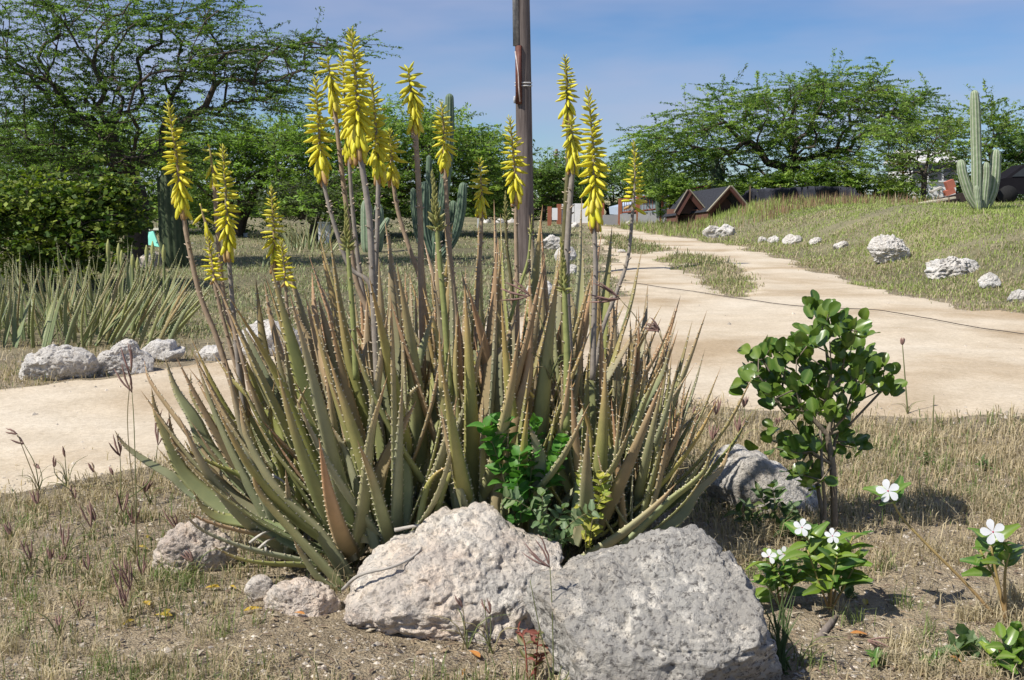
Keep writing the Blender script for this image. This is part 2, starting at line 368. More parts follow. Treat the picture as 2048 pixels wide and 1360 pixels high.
# ------------------------------------------------------------------ rocks
_ico = {}
def ico(n):
    if n not in _ico:
        bm = bmesh.new(); bmesh.ops.create_icosphere(bm, subdivisions=n, radius=1.0)
        _ico[n] = (np.array([v.co[:] for v in bm.verts]), np.array([[v.index for v in f.verts] for f in bm.faces])); bm.free()
    return _ico[n]
def rock(label, outline, base, mat, sub=5, depth=0.8, seed=0, rough=1.0, group=None, cuts=12, name='limestone_rock', sink=0.12, tilt=0.0):
    """outline: photo pixels of its silhouette; base: pixel where it meets the ground"""
    b = ground(*base); D = b[1]
    ox, oy = np.array([p[0] for p in outline]), np.array([p[1] for p in outline])
    P = at(ox, oy, D); Dc = D + 0.7 * depth * min(np.ptp(P[:, 0]), np.ptp(P[:, 2]) * 2) / 2; P = at(ox, oy, Dc)
    x, z = P[:, 0], P[:, 2]; cx, cz = (x.min() + x.max()) / 2, z.min() + 0.42 * (z.max() - z.min())
    # ask for extra below the soil
    low = z < z.min() + 0.25 * (z.max() - z.min()); z = np.where(low, z - sink * (z.max() - z.min()), z)
    th = np.arctan2(z - cz, x - cx); r = np.hypot(x - cx, z - cz); o = np.argsort(th); th, r = th[o], r[o]
    v, f = ico(sub); a = np.arctan2(v[:, 2], v[:, 0]); rho = np.hypot(v[:, 0], v[:, 2])
    R = np.interp(a, np.concatenate([th - 2 * math.pi, th, th + 2 * math.pi]), np.tile(r, 3))
    size = max(x.max() - x.min(), z.max() - z.min()) / 2; dp = depth * min(x.max() - x.min(), (z.max() - z.min()) * 2) / 2
    q = rho ** 0.85
    V = np.stack([q * R * np.cos(a), np.sign(v[:, 1]) * np.abs(v[:, 1]) ** 0.85 * dp, q * R * np.sin(a)], -1)
    # lean the front face back so it catches light
    rg = np.random.default_rng(seed)
    for _ in range(cuts):
        n = rg.normal(size=3); n[1] = np.sign(n[1]) * (abs(n[1]) + 0.9); n = unit(n); s = V @ n; d = s.max() * rg.uniform(0.62, 0.9); V = V - np.maximum(s - d, 0)[:, None] * n * 0.92
    nrm = unit(V / np.array([size, dp, size]) ** 2)
    q3 = V / size + seed * 3.7
    disp = 0.085 * fbm(q3 * 2.0, 4, seed) + 0.055 * fbm(q3 * 6, 4, seed + 5, 0.6) 
    if sub >= 6:
        k = fbm(q3 * 9, 3, seed + 11); disp -= 0.07 * np.clip(k - 0.10, 0, 1) ; disp += 0.022 * fbm(q3 * 24, 3, seed + 13)
        ridge = 1 - np.abs(fbm(q3 * np.array([2.2, 2.2, 4.5]), 3, seed + 21)); disp -= 0.035 * np.clip(ridge - 0.86, 0, 1) / 0.14
    else: disp += 0.02 * fbm(q3 * 14, 2, seed + 13)
    V = V + nrm * (disp * size * rough)[:, None]
    V[:, 1] += V[:, 2] * 0.30 * tilt
    c = np.array([cx, Dc, cz]); V = V + c
    o = obj(name, V, [f], mat, None, np.ones((len(V), 3)), True, (cx, D, b[2])); tag(o, label, 'rock', group); return o

rock('large cream and pink limestone boulder with a peaked top in front of the aloe', [(690,1205),(700,1170),(745,1110),(790,1085),(820,1080),(870,1050),(915,1030),(945,1022),(985,1035),(1010,1062),(1060,1085),(1110,1095),(1130,1115),(1120,1150),(1070,1180),(1055,1240),(1040,1285),(960,1290),(880,1262),(820,1262),(740,1250),(690,1235)], (890,1268), M_ROCK_P, 7, 0.75, 3, 0.9, tilt=1)
rock('large grey pitted limestone boulder with an overhanging dark foot', [(1052,1215),(1062,1190),(1120,1160),(1200,1130),(1270,1120),(1300,1100),(1370,1086),(1430,1092),(1480,1120),(1510,1165),(1530,1210),(1545,1290),(1555,1400),(1500,1470),(1400,1490),(1250,1480),(1150,1430),(1085,1350),(1048,1270)], (1300,1440), M_ROCK_G, 7, 0.8, 8, 1.0, tilt=1)
rock('rounded grey and rusty rock under the drooping left aloe leaves', [(310,1125),(322,1082),(350,1055),(385,1040),(430,1042),(465,1060),(470,1105),(445,1145),(400,1168),(345,1162),(316,1148)], (390,1150), M_ROCK_P, 6, 0.9, 12, 1.5, cuts=20)
rock('small low cream rock half buried beside the peaked boulder', [(525,1205),(535,1180),(575,1168),(630,1170),(670,1185),(688,1205),(670,1230),(600,1235),(545,1228)], (600,1232), M_ROCK_P, 6, 0.8, 15, 1.0)
rock('little cream rock half buried under the aloe stem', [(490,1175),(500,1158),(525,1150),(550,1160),(555,1185),(540,1205),(505,1200)], (520,1204), M_ROCK_P, 5, 0.8, 17, 1.0)
rock('smooth white flat-sided boulder behind the green sapling', [(1402,985),(1408,930),(1420,898),(1460,895),(1500,902),(1545,925),(1590,955),(1630,975),(1645,1000),(1630,1025),(1560,1030),(1460,1025)], (1520,1030), M_ROCK_W, 6, 0.5, 21, 0.6, tilt=1)
rock('broad grey-white rock at the end of the roadside row below the aloe hedge', [(10,750),(35,718),(80,706),(120,690),(160,694),(190,708),(195,735),(170,755),(90,762),(30,762)], (100,762), M_ROCK_W, 6, 0.7, 31, 1.1)
rock('white roadside rock with a sharp sloping peak', [(172,748),(190,728),(225,700),(245,680),(262,678),(280,700),(308,720),(305,740),(260,748),(200,752)], (240,750), M_ROCK_W, 6, 0.6, 34, 1.0)
rock('white lumpy roadside rock just behind the sharp-peaked one', [(280,705),(295,690),(325,680),(348,682),(352,698),(375,700),(372,712),(340,722),(300,724)], (330,724), M_ROCK_W, 5, 0.7, 37, 1.1)
rock('small pale wedge-shaped roadside rock beside the aloe stalks', [(386,718),(400,702),(420,692),(445,700),(455,716),(430,722),(400,722)], (420,722), M_ROCK_W, 5, 0.7, 39, 1.0)
rock('white roadside rock partly hidden behind tall aloe leaves', [(468,690),(490,660),(520,642),(555,648),(590,662),(618,680),(620,702),(560,712),(490,710)], (545,712), M_ROCK_W, 5, 0.7, 41, 1.1)
rock('white rounded rock at the foot of the wooden pole', [(1044,586),(1052,572),(1075,562),(1095,562),(1108,575),(1105,592),(1075,598),(1050,594)], (1075,598), M_ROCK_W, 5, 0.7, 43, 1.1)
for lb, ol, bs, sd_ in [
  ('upper white rock in the verge beside the wooden pole', [(1076,488),(1088,478),(1110,474),(1128,480),(1130,494),(1105,500),(1082,498)], (1105,500), 45),
  ('white pitted rock at the left edge of the track, behind a dark flower stalk', [(1110,508),(1120,496),(1140,494),(1152,505),(1150,520),(1130,524),(1112,520)], (1130,524), 46),
  ('small white rock below the pitted one at the left edge of the track', [(1136,536),(1142,528),(1152,530),(1156,542),(1148,550),(1138,547)], (1146,550), 47)]:
    rock(lb, ol, bs, M_ROCK_W, 5, 0.8, sd_, 1.9, cuts=22)
for lb, ol, bs, sd_ in [
  ('long low white rock in the bank below the little gabled roofs', [(1402,468),(1410,458),(1440,456),(1470,455),(1482,464),(1478,473),(1440,475),(1408,474)], (1442,475), 51),
  ('small white rock, first of the string of stones along the green bank', [(1514,482),(1520,474),(1530,473),(1534,480),(1530,485),(1518,486)], (1524,486), 52),
  ('small white split rock, second of the string of stones along the green bank', [(1534,482),(1540,472),(1552,471),(1558,480),(1552,487),(1538,487)], (1546,487), 53),
  ('flat white rock in the middle of the string of stones along the bank', [(1562,484),(1570,474),(1590,472),(1610,478),(1612,486),(1590,489),(1566,488)], (1588,489), 54),
  ('pale rock at the end of the string of stones along the bank', [(1618,486),(1624,477),(1640,476),(1648,483),(1642,489),(1624,490)], (1632,490), 55),
  ('little pale stone by itself in the grass between stones and big rock', [(1666,492),(1676,484),(1690,482),(1698,490),(1690,497),(1672,498)], (1682,498), 56),
  ('big rounded grey-white boulder standing on the green bank', [(1738,500),(1742,482),(1755,472),(1780,471),(1800,480),(1815,496),(1818,505),(1800,524),(1775,530),(1752,522)], (1775,530), 57),
  ('long pale rock lying in the grass below the big rounded boulder', [(1832,545),(1850,525),(1880,516),(1920,520),(1960,530),(1975,545),(1950,556),(1890,556),(1848,554)], (1905,556), 58),
  ('pale rock next to the long rock, farther down the bank', [(1958,562),(1968,548),(1985,547),(1998,560),(1995,578),(1970,580)], (1978,580), 59),
  ('white stone at the foot of the bank where the track widens', [(2008,596),(2020,586),(2045,582),(2065,590),(2060,602),(2025,604)], (2035,604), 60),
  ('small white stone at the far left edge of the bank', [(1308,446),(1314,437),(1330,435),(1336,442),(1330,447)], (1322,447), 61),
  ('low white stone lying beside the far track', [(1234,644),(1240,638),(1250,639),(1252,645),(1244,648)], (1244,648), 62)]:
    if sd_ == 62: ol = [(p[0], p[1] - 140) for p in ol]; bs = (bs[0], bs[1] - 140)
    rock(lb, ol, bs, M_ROCK_W, 6 if sd_ in (57, 58) else 5, 0.8, sd_, 2.0, cuts=22)
rock('tan earth mound between the shaded trunks', [(278,530),(285,512),(300,507),(325,508),(332,525),(330,534),(300,536)], (305,536), M_ROCK_P, 4, 0.9, 63, 1.0, name='earth_mound')
for i, (x, y) in enumerate([(975,446),(1000,447),(1022,446),(1150,455),(1258,452),(1276,449)]):
    rock('small white stone in the far row beside the track', [(x-9,y-3),(x-5,y-8),(x+4,y-9),(x+9,y-4),(x+6,y),(x-6,y)], (x, y), M_ROCK_W, 4, 0.8, 70 + i, 1.2, group='far row of small white stones')

# ------------------------------------------------------------------ aloe
C_BLUE, C_OLIVE, C_GREY, C_TIP, C_BROWN = map(np.array, ([0.21, 0.29, 0.19], [0.335, 0.335, 0.09], [0.335, 0.335, 0.22], [0.54, 0.28, 0.155], [0.42, 0.30, 0.17]))
SECT = np.array([(-1, 0.28), (-0.62, -0.30), (0, -0.55), (0.62, -0.30), (1, 0.28), (0.5, 0.06), (0, -0.02), (-0.5, 0.06)])
ROUND = np.array([(-1, 0.1), (-0.7, -0.55), (0, -0.8), (0.7, -0.55), (1, 0.1), (0.6, 0.5), (0, 0.7), (-0.6, 0.5)])
def aloe_leaf(parent, path, inward, w, rg, tone=None, into=None, teeth=True, seg=13, name='leaf', bend=1.0, tipc=None, tint=None):
    P = spline(path, seg); T = unit(np.gradient(P, axis=0)); n0 = np.broadcast_to(np.asarray(inward, dtype=np.float64), P.shape)
    Nn = unit(n0 - (n0 * T).sum(1, keepdims=True) * T); B = np.cross(T, Nn)
    tw = rg.uniform(-0.5, 0.5) * np.linspace(0, 1, seg)[:, None]; Nn, B = Nn * np.cos(tw) + B * np.sin(tw), B * np.cos(tw) - Nn * np.sin(tw)
    s = np.linspace(0, 1, seg); prof = (1 - s ** 1.6) * (0.86 + 0.14 * np.minimum(s / 0.12, 1)); prof[-1] = 0.012
    hw = w / 2 * prof; th = np.maximum(0.30 * w * (1 - 0.55 * s), 0.0) * np.minimum(1, prof * 3)
    th = np.minimum(th, hw * 1.1 + 0.0006); th[-1] = hw[-1]
    k = (s ** 1.5)[:, None, None]; S = SECT[None] * (1 - k) + ROUND[None] * k
    V = P[:, None] + S[..., 0:1] * hw[:, None, None] * B[:, None] + S[..., 1:2] * th[:, None, None] * Nn[:, None]
    m = 8; i = np.arange(seg - 1)[:, None] * m; j = np.arange(m)[None]; kk = (j + 1) % m
    Q = np.stack([i + j, i + kk, i + m + kk, i + m + j], -1).reshape(-1, 4)
    if tone is None: tone = rg.random()
    mid = C_GREY * (1 - tone) + C_OLIVE * tone if rg.random() < 0.82 else C_BROWN
    base = C_BLUE * 0.55 + mid * 0.45; tip = (C_TIP if tipc is None else tipc) * rg.uniform(0.85, 1.1)
    s3 = s[:, None]; a1 = np.clip(s3 / 0.45, 0, 1); a2 = sstep(rg.uniform(0.3, 0.75), 1.02, s3)
    c = (base * (1 - a1) + mid * a1) * (1 - a2) + (tip * 0.6 + mid * 0.4) * a2
    C = np.repeat(c[:, None], m, 1); C[:, 5:8] = C[:, 5:8] * 0.72 + (C_BLUE * np.array([0.95, 1.05, 1.0])) * 0.28 * (1 - 0.6 * s)[:, None, None]
    if tint is not None: C = C * np.asarray(tint)
    mb = into or MB(); mb.add(V.reshape(-1, 3), Q, None, C.reshape(-1, 3))
    if teeth:
        Ls = np.linalg.norm(np.diff(P, axis=0), axis=1).sum(); nt_ = int(Ls * 0.92 / 0.024)
        ss = (np.arange(nt_) + rg.uniform(0.2, 0.8, nt_)) / nt_ * 0.93 + 0.02
        for side, vi in ((-1, 0), (1, 4)):
            e = np.stack([np.interp(ss, s, V[:, vi, q]) for q in range(3)], -1)
            t_ = unit(np.stack([np.interp(ss, s, T[:, q]) for q in range(3)], -1)); b_ = unit(np.stack([np.interp(ss, s, B[:, q]) for q in range(3)], -1)) * side
            n_ = np.cross(t_, b_); h = 0.0030
            tv = np.stack([e - t_ * h - b_ * 0.002 - n_ * 0.002, e + t_ * h - b_ * 0.002 - n_ * 0.002, e + n_ * 0.0026 - b_ * 0.002, e + b_ * 0.0048 + t_ * 0.002], 1)
            o4 = np.arange(nt_)[:, None] * 4
            mb.add(tv.reshape(-1, 3), None, np.concatenate([o4 + np.array([0, 1, 3]), o4 + np.array([1, 2, 3]), o4 + np.array([2, 0, 3])]), (0.62, 0.56, 0.42))
    return None if into else mb.build(name, M_ALOE, parent, True, P[0])

aloe = thing('aloe_plant', (-0.08, 3.3, hz(-0.08, 3.3)), 'big clump of grey-green spiny aloe with tall yellow flower spikes behind the boulders', 'aloe')
arg = np.random.default_rng(11)
SC = 1 / F
# hero leaves: (photo pixels base -> tip, width in pixels, depth at base, depth at tip, tone)
HERO = [
 ([(693,1185),(587,1066),(522,989),(503,937)], 46, 2.92, 2.80, .5), ([(700,1165),(640,1070),(560,990),(497,880),(478,800)], 62, 2.98, 2.86, .2),
 ([(705,1120),(651,1028),(603,957),(546,873)], 44, 3.00, 2.9, .1), ([(692,1192),(640,1160),(605,1110),(587,1079)], 36, 2.90, 2.82, .4),
 ([(640,1128),(587,1118),(490,1095),(406,1060),(355,1015)], 36, 3.0, 2.85, .0), ([(650,1140),(603,1130),(538,1127),(474,1115),(422,1090)], 38, 2.98, 2.82, .9),
 ([(600,1085),(522,1069),(474,1060),(409,1040),(368,1018)], 34, 3.05, 2.95, .1), ([(590,1060),(500,1045),(442,1036),(406,1015),(385,979)], 36, 3.06, 3.0, .8),
 ([(610,1100),(538,1060),(490,1024),(448,981)], 30, 3.02, 2.9, .2), ([(470,1020),(380,982),(345,953),(290,921),(248,889),(229,860)], 30, 3.2, 3.15, .2),
 ([(560,1060),(470,985),(400,900),(341,820),(300,760),(288,720)], 44, 3.2, 3.3, .1), ([(520,1050),(440,1010),(371,951),(341,892),(312,825),(303,775)], 44, 3.15, 3.1, .6),
 ([(600,1075),(520,1010),(423,913),(388,839),(353,783),(329,713)], 66, 3.2, 3.3, .4), ([(560,1060),(470,1000),(406,936),(365,907),(344,869),(337,819)], 42, 3.12, 3.05, 1.0),
 ([(590,1040),(500,965),(435,930),(388,907),(368,879)], 40, 3.1, 3.05, 1.0), ([(560,1010),(490,930),(441,857),(406,825),(382,783),(382,744)], 34, 3.35, 3.4, .7),
 ([(560,980),(490,900),(430,820),(394,763)], 30, 3.4, 3.4, .3), ([(610,1040),(568,913),(553,854),(509,804),(465,760),(426,707)], 46, 3.15, 3.2, .9),
 ([(630,1060),(600,950),(553,804),(529,748),(500,683),(479,638)], 38, 3.25, 3.3, .2), ([(655,1080),(630,980),(612,898),(588,795),(565,725),(541,633),(529,563)], 42, 3.2, 3.3, .1),
 ([(680,1070),(650,960),(612,825),(588,736),(568,633),(559,561)], 50, 3.3, 3.45, .8), ([(725,1070),(700,940),(685,854),(659,766),(641,692),(629,619),(624,545)], 64, 3.15, 3.3, .2),
 ([(690,1060),(650,850),(624,707),(603,657),(582,598)], 44, 3.3, 3.4, .5), ([(735,1080),(710,900),(685,780),(659,680),(635,590)], 58, 3.2, 3.3, .2),
 ([(620,900),(603,854),(597,810),(615,770)], 22, 3.05, 3.0, .5), ([(690,1010),(680,945),(690,900),(697,854)], 24, 3.0, 2.95, .5),
 ([(760,1085),(745,980),(738,840),(735,700),(733,600)], 70, 3.1, 3.25, .0), ([(750,1095),(720,1000),(690,900),(655,840)], 44, 2.98, 2.95, .1),
 ([(1215,1010),(1240,880),(1260,790),(1281,760),(1315,705),(1351,626)], 34, 3.15, 3.1, .1), ([(1100,1020),(1144,893),(1192,790),(1219,746),(1254,691),(1295,620)], 38, 3.2, 3.2, .1),
 ([(1180,1040),(1220,930),(1260,859),(1288,808),(1322,753),(1341,693)], 40, 3.05, 3.0, .4), ([(1015,1000),(1008,900),(995,790),(997,719),(1008,691),(1042,616)], 44, 3.2, 3.2, .0),
 ([(985,1085),(1000,980),(1035,825),(1055,756),(1060,670),(1079,572)], 50, 3.02, 3.05, .1), ([(790,1075),(805,900),(823,767),(847,691),(871,613)], 46, 3.1, 3.15, .5),
 ([(940,1055),(919,944),(895,876),(881,821)], 52, 2.95, 2.9, .1), ([(1070,1110),(1080,944),(1073,893),(1056,845)], 46, 2.97, 2.92, .1),
 ([(770,1040),(790,880),(815,800),(840,767)], 26, 3.1, 3.0, .4), ([(735,1060),(762,944),(803,859),(833,801)], 40, 2.98, 2.95, .1),
 ([(1230,1110),(1337,1005),(1376,973),(1408,940),(1421,899)], 34, 3.0, 2.95, .6), ([(1280,1090),(1360,1034),(1392,986),(1440,940),(1461,892)], 34, 3.02, 3.0, .3),
 ([(1140,1140),(1182,1111),(1247,1066),(1311,1011),(1353,966)], 48, 2.93, 2.85, .2), ([(1230,1080),(1279,1002),(1311,953),(1350,882),(1358,824)], 48, 3.08, 3.05, .2),
 ([(1160,1060),(1150,900),(1145,760),(1150,640),(1130,560)], 44, 3.3, 3.4, .2), ([(1170,1000),(1195,840),(1200,740),(1180,640)], 36, 3.3, 3.35, .2),
 ([(930,1060),(905,900),(880,780),(868,700)], 46, 3.05, 3.1, .3), ([(870,1075),(850,960),(842,820),(835,690)], 50, 3.1, 3.2, .4),
 ([(960,1030),(950,880),(935,730),(930,590)], 46, 3.3, 3.4, .2), ([(860,1070),(880,1000),(905,940),(930,910)], 22, 2.93, 2.9, .9),
 ([(830,1070),(850,990),(870,950),(900,930)], 20, 2.95, 2.9, .9), ([(1150,1010),(1160,960),(1165,930),(1160,900)], 24, 2.95, 2.92, .6),
 ([(1150,1080),(1165,1040),(1172,1000),(1158,965)], 30, 2.95, 2.9, .8), ([(800,1060),(812,960),(790,870),(770,820)], 40, 3.0, 2.98, .4)]
nleaf = 0; mass = MB()
for pts, wpx, d0, d1, tone in HERO:
    n = len(pts); dd = np.linspace(d0, d1, n); P = np.array([at(p[0], p[1], d) for p, d in zip(pts, dd)])
    P[0, 2] = min(P[0, 2], max(hz(P[0, 0], P[0, 1]) + 0.10, P[0, 2] - 0.05))
    inward = np.array([-0.30, 3.35, 0.9]) - P[0] if P[0, 0] < 0 else np.array([0.15, 3.4, 0.9]) - P[0]
    mid = P[n // 2]; inward = unit(np.array([-(mid[0] + 0.1) * 0.9, 0.75, 0.45])) if arg.random() < 0.55 else unit(np.array([-(mid[0] + 0.1) * 0.6, -0.8, 0.5]))
    aloe_leaf(aloe, P, inward, wpx * d0 * SC * 0.88, arg, tone, seg=15); nleaf += 1
# rosettes filling the clump
aloe2 = thing('small_aloe_plant', (0.52, 3.25, hz(0.52, 3.25)), 'lower aloe clump with narrow rusty leaves spreading towards the white boulder', 'aloe')
ROS = [(-0.47, 3.05, .80, 14), (-0.62, 3.35, .72, 11), (-0.45, 3.45, .82, 12), (-0.30, 3.20, .84, 14), (-0.22, 3.50, .86, 13), (-0.52, 3.75, .74, 9), (-0.12, 3.15, .80, 13),
       (-0.02, 3.42, .84, 14), (-0.18, 3.85, .80, 10), (0.06, 3.20, .74, 13), (0.20, 3.45, .84, 14), (0.10, 3.75, .84, 11), (0.28, 3.65, .74, 11),
       (0.24, 3.08, .60, 12), (-0.06, 3.02, .52, 11), (-0.35, 3.02, .64, 12), (-0.38, 3.62, .80, 10), (0.02, 3.60, .84, 10), (-0.68, 3.15, .60, 9),
       (0.34, 3.25, .70, 14), (0.36, 3.45, .52, 14), (0.36, 3.15, .56, 14), (0.41, 3.22, .44, 14), (0.36, 3.75, .48, 10), (0.345, 3.50, .60, 12), (0.342, 3.05, .44, 12), (0.43, 3.36, .44, 12), (0.37, 3.02, .36, 10)]
ROS = sorted([(a, b, c, int(d * (1.55 if a < 0.34 else 1.2))) for a, b, c, d in ROS], key=lambda q: (q[0] >= 0.34, q[1]))
for (rx, ry, L, nl) in ROS:
    tilt = np.array([(rx + 0.06) * (0.55 if rx < 0.2 else 0.22), (ry - 3.4) * 0.45, 0])
    b = np.array([rx, ry, hz(rx, ry) + arg.uniform(0.01, 0.12)]); ph = arg.uniform(0, 6.28)
    own = aloe2 if rx >= 0.34 else aloe; nar = 0.74 if own is aloe2 else 1.0
    for i in range(nl):
        az = ph + i * 2.39996; q = (i + 0.6) / nl
        out = np.array([math.cos(az), math.sin(az), 0]); e = math.radians(4 + 40 * q ** 1.3)
        l = L * arg.uniform(0.86, 1.18) * (1.0 - 0.22 * q) * (0.75 if i == 0 else 1)
        d0 = unit(out * math.sin(e * 1.25) + np.array([0, 0, math.cos(e * 1.25)]) + tilt); d1 = unit(out * math.sin(e * 0.62) + np.array([0, 0, math.cos(e * 0.62)]) + tilt * 0.8 + arg.normal(size=3) * 0.07)
        p0 = b + out * 0.025 + np.array([0, 0, 0.03 * (1 - q)]); p1 = p0 + d0 * l * 0.36; p2 = p1 + unit(d0 + d1) * l * 0.34; p3 = p2 + d1 * l * 0.32
        if rx > -0.42 and p3[1] < 2.9 and p3[2] < 0.5: continue          # would run into the front boulders
        if l > 0.35 and arg.random() < 0.12: p3 = p3 + out * 0.05 - np.array([0, 0, 0.03])
        aloe_leaf(own, [p0, p1, p2, p3], -out * 1.0 + np.array([0, 0, 0.35]), 0.066 * nar * (l / 0.75) ** 0.6 * arg.uniform(0.8, 1.15), arg, None, mass if nleaf >= 298 and own is aloe else None, seg=11); nleaf += own is aloe

print('aloe leaves', nleaf)
if mass.n: tag(mass.build('inner_leaves', M_ALOE, aloe, True, (-0.08, 3.3, 0.0)), kind='stuff')
# flower spikes
def floret_mesh(name, cb, ct):
    mb = MB(); z = np.array([0, .12, .35, .65, .88, 1.0]); r = np.array([.05, .09, .125, .132, .10, .03]); 
    P = np.stack([0 * z, z, -0.06 * z * z], -1); c = np.array(cb)[None] * (1 - z[:, None]) + np.array(ct)[None] * z[:, None]
    mb.tube(P, r, 7, c); return mb.mesh(name, M_FLORET)
Y0, Y1 = (0.70, 0.56, 0.045), (0.72, 0.55, 0.10)
FLO = [floret_mesh('flower_mesh', (0.70, 0.66, 0.04), (0.88, 0.80, 0.06)), floret_mesh('flower_mesh', (0.62, 0.62, 0.04), (0.87, 0.79, 0.05)), floret_mesh('flower_mesh', (0.76, 0.68, 0.06), (0.88, 0.75, 0.12)), floret_mesh('flower_mesh', (0.60, 0.45, 0.16), (0.58, 0.34, 0.15))]
def spike_arrays(z0, z1):
    a = np.arange(6) * 2 * math.pi / 6; ring = np.stack([np.cos(a), 0 * a, np.sin(a)], -1)
    z = np.array([0, .2, .6, 1.0]); r = np.array([.055, .11, .125, .03])
    V = (ring[None] * r[:, None, None] + np.array([0, 1, 0]) * z[:, None, None]).reshape(-1, 3)
    i = np.arange(3)[:, None] * 6; j = np.arange(6)[None]; k = (j + 1) % 6
    return V, np.stack([i + j, i + k, i + 6 + k, i + 6 + j], -1).reshape(-1, 4), np.repeat(z, 6)
FV, FQ, FZ = spike_arrays(0, 1)
nflo = 0
def flower_stalk(pts, spike, D, kind='open', rpx=5.0, dense=1.0, colr=(0.33, 0.27, 0.20), flen=33, down=None):
    """pts: stalk pixels from the leaves up to the foot of the spike; spike: pixels from foot to top"""
    global nflo
    D0 = D
    allp = list(pts) + list(spike[1:] if spike[0] == pts[-1] else spike)
    P = np.array([at(p[0], p[1], D) for p in allp]); S = spline(P, 40)
    ls = np.concatenate([[0], np.cumsum(np.linalg.norm(np.diff(S, axis=0), axis=1))])
    npt = len(pts); foot = at(spike[0][0], spike[0][1], D); kf = int(np.argmin(np.linalg.norm(S - foot, axis=1)))
    rr = rpx * 0.86 * D * SC * np.interp(np.arange(40), [0, kf, 39], [1.25, 0.85, 0.28])
    mb = MB(); cc = np.array(colr)[None] * np.ones((40, 1)); gtip = sstep(kf, 39, np.arange(40))[:, None]
    cc = cc * (1 - gtip * 0.6) + np.array([0.32, 0.26, 0.06]) * gtip * 0.6
    mb.tube(S, rr, 7, cc)
    fg = np.random.default_rng(int(spike[-1][0] * 7 + spike[-1][1]))
    # bract scars up the stalk
    for k in range(int((ls[kf]) / 0.028)):
        q = fg.uniform(0.1, 1) ** 0.6 * ls[kf]; p = np.array([np.interp(q, ls, S[:, i]) for i in range(3)]); a = fg.uniform(0, 6.28); rad = np.interp(q, ls, rr)
        d = np.array([math.cos(a), math.sin(a), 0.5]); mb.tube([p + d * rad * 0.7, p + d * (rad + 0.007)], [0.0035, 0.001], 4, (0.50, 0.41, 0.30))
    st = mb.build('flower_stalk', M_STALK, aloe, True, S[0])
    L0, L1 = ls[kf], ls[-1]; LS = L1 - L0; fl = flen * 0.97 * D * SC
    if kind == 'bare': return st
    n = int(LS / (7.2 * D * SC) * 3.4 * dense); buds = MB()
    for k in range(n):
        t = (k + 0.5) / n + fg.normal() * 0.006; t = min(max(t, 0), 0.995); q = L0 + t * LS
        p = np.array([np.interp(q, ls, S[:, i]) for i in range(3)]); a = k * 2.39996 + fg.normal() * 0.25
        ax = unit(np.array([np.interp(q, ls, np.gradient(S[:, i])) for i in range(3)]))
        side = np.array([math.cos(a), math.sin(a), 0]); side = unit(side - (side @ ax) * ax)
        if kind == 'open': ang = np.interp(t, [0, .14, .24, .33, .6, .85, 1], [170, 162, 140, 106, 84, 64, 24]); sz = np.interp(t, [0, .1, .35, .6, .85, 1], [1.1, 1.15, 1.0, .82, .55, .3])
        elif kind == 'late': ang = np.interp(t, [0, .35, .6, .85, 1], [170, 160, 128, 84, 50]); sz = np.interp(t, [0, .4, .8, 1], [1.05, 1.1, .95, .6])
        elif kind == 'young': ang = np.interp(t, [0, .1, .3, .6, .85, 1], [112, 95, 84, 70, 45, 15]); sz = np.interp(t, [0, .2, .5, .8, 1], [1.0, .95, .78, .5, .28])
        else: ang = np.interp(t, [0, .12, .35, .7, 1], [70, 48, 26, 16, 6]); sz = np.interp(t, [0, .15, .4, 1], [.75, .8, .6, .32])
        ang = math.radians(ang + fg.normal() * 7); d = ax * math.cos(ang) + side * math.sin(ang); l = fl * sz * fg.uniform(0.9, 1.12)
        rad = np.interp(q, ls, rr)
        if kind in ('open', 'late', 'young') and t < 0.20 and nflo < 296:
            place('flower', FLO[3 if t < 0.045 and k % 3 else k % 3], st, p + side * rad * 0.8, d, np.cross(d, side) + 1e-3, l); nflo += 1; continue
        wd = 1.0 if kind != 'bud' else 1.25
        X = unit(np.cross(d, [0.3, 0.2, 0.9])); Zv = np.cross(X, d)
        V = p + side * rad * 0.6 + (FV[:, 0:1] * X * wd + FV[:, 1:2] * d + FV[:, 2:3] * Zv * wd) * l
        g_ = np.interp(t, [0.2, 0.55, 1.0], [0.0, 0.35, 0.8]) if kind != 'bud' else 1.0
        cb = np.array([0.70, 0.64, 0.04]) * (1 - g_) + np.array([0.46, 0.48, 0.07]) * g_; ct = np.array([0.88, 0.79, 0.05]) * (1 - g_) + np.array([0.70, 0.66, 0.07]) * g_
        if kind == 'bud': cb, ct = np.array([0.27, 0.31, 0.09]), np.array([0.40, 0.36, 0.13])
        buds.add(V, FQ, None, cb * (1 - FZ[:, None]) + ct * FZ[:, None])
    if buds.n: tag(buds.build('flower_buds', M_FLORET, st, True, foot), kind='stuff')
    return st
GRY, TAN, GRN, DRK = (0.30, 0.26, 0.215), (0.36, 0.265, 0.175), (0.27, 0.29, 0.10), (0.15, 0.135, 0.06)
flower_stalk([(520,930),(470,790),(435,680),(400,590),(375,480),(365,415)], [(365,415),(352,310),(336,204)], 3.25, 'open', 6, colr=TAN, flen=30)
flower_stalk([(500,900),(480,760),(468,640),(460,545),(456,500)], [(456,500),(452,400),(445,292)], 3.2, 'open', 5.5, colr=GRY, flen=28)
flower_stalk([(495,850),(475,700),(450,610),(436,480),(428,360)], [(428,360),(424,330),(419,292)], 3.3, 'late', 5.5, .35, TAN, 26)
flower_stalk([(510,820),(480,700),(450,600),(436,540),(428,565)][:3] + [(430,560)], [(430,560),(424,520),(414,472)], 3.15, 'young', 4.2, .9, TAN, 24)
flower_stalk([(500,830),(460,690),(430,570),(414,460)], [(414,460),(406,430),(401,408)], 3.35, 'late', 4.5, .3, TAN, 26)
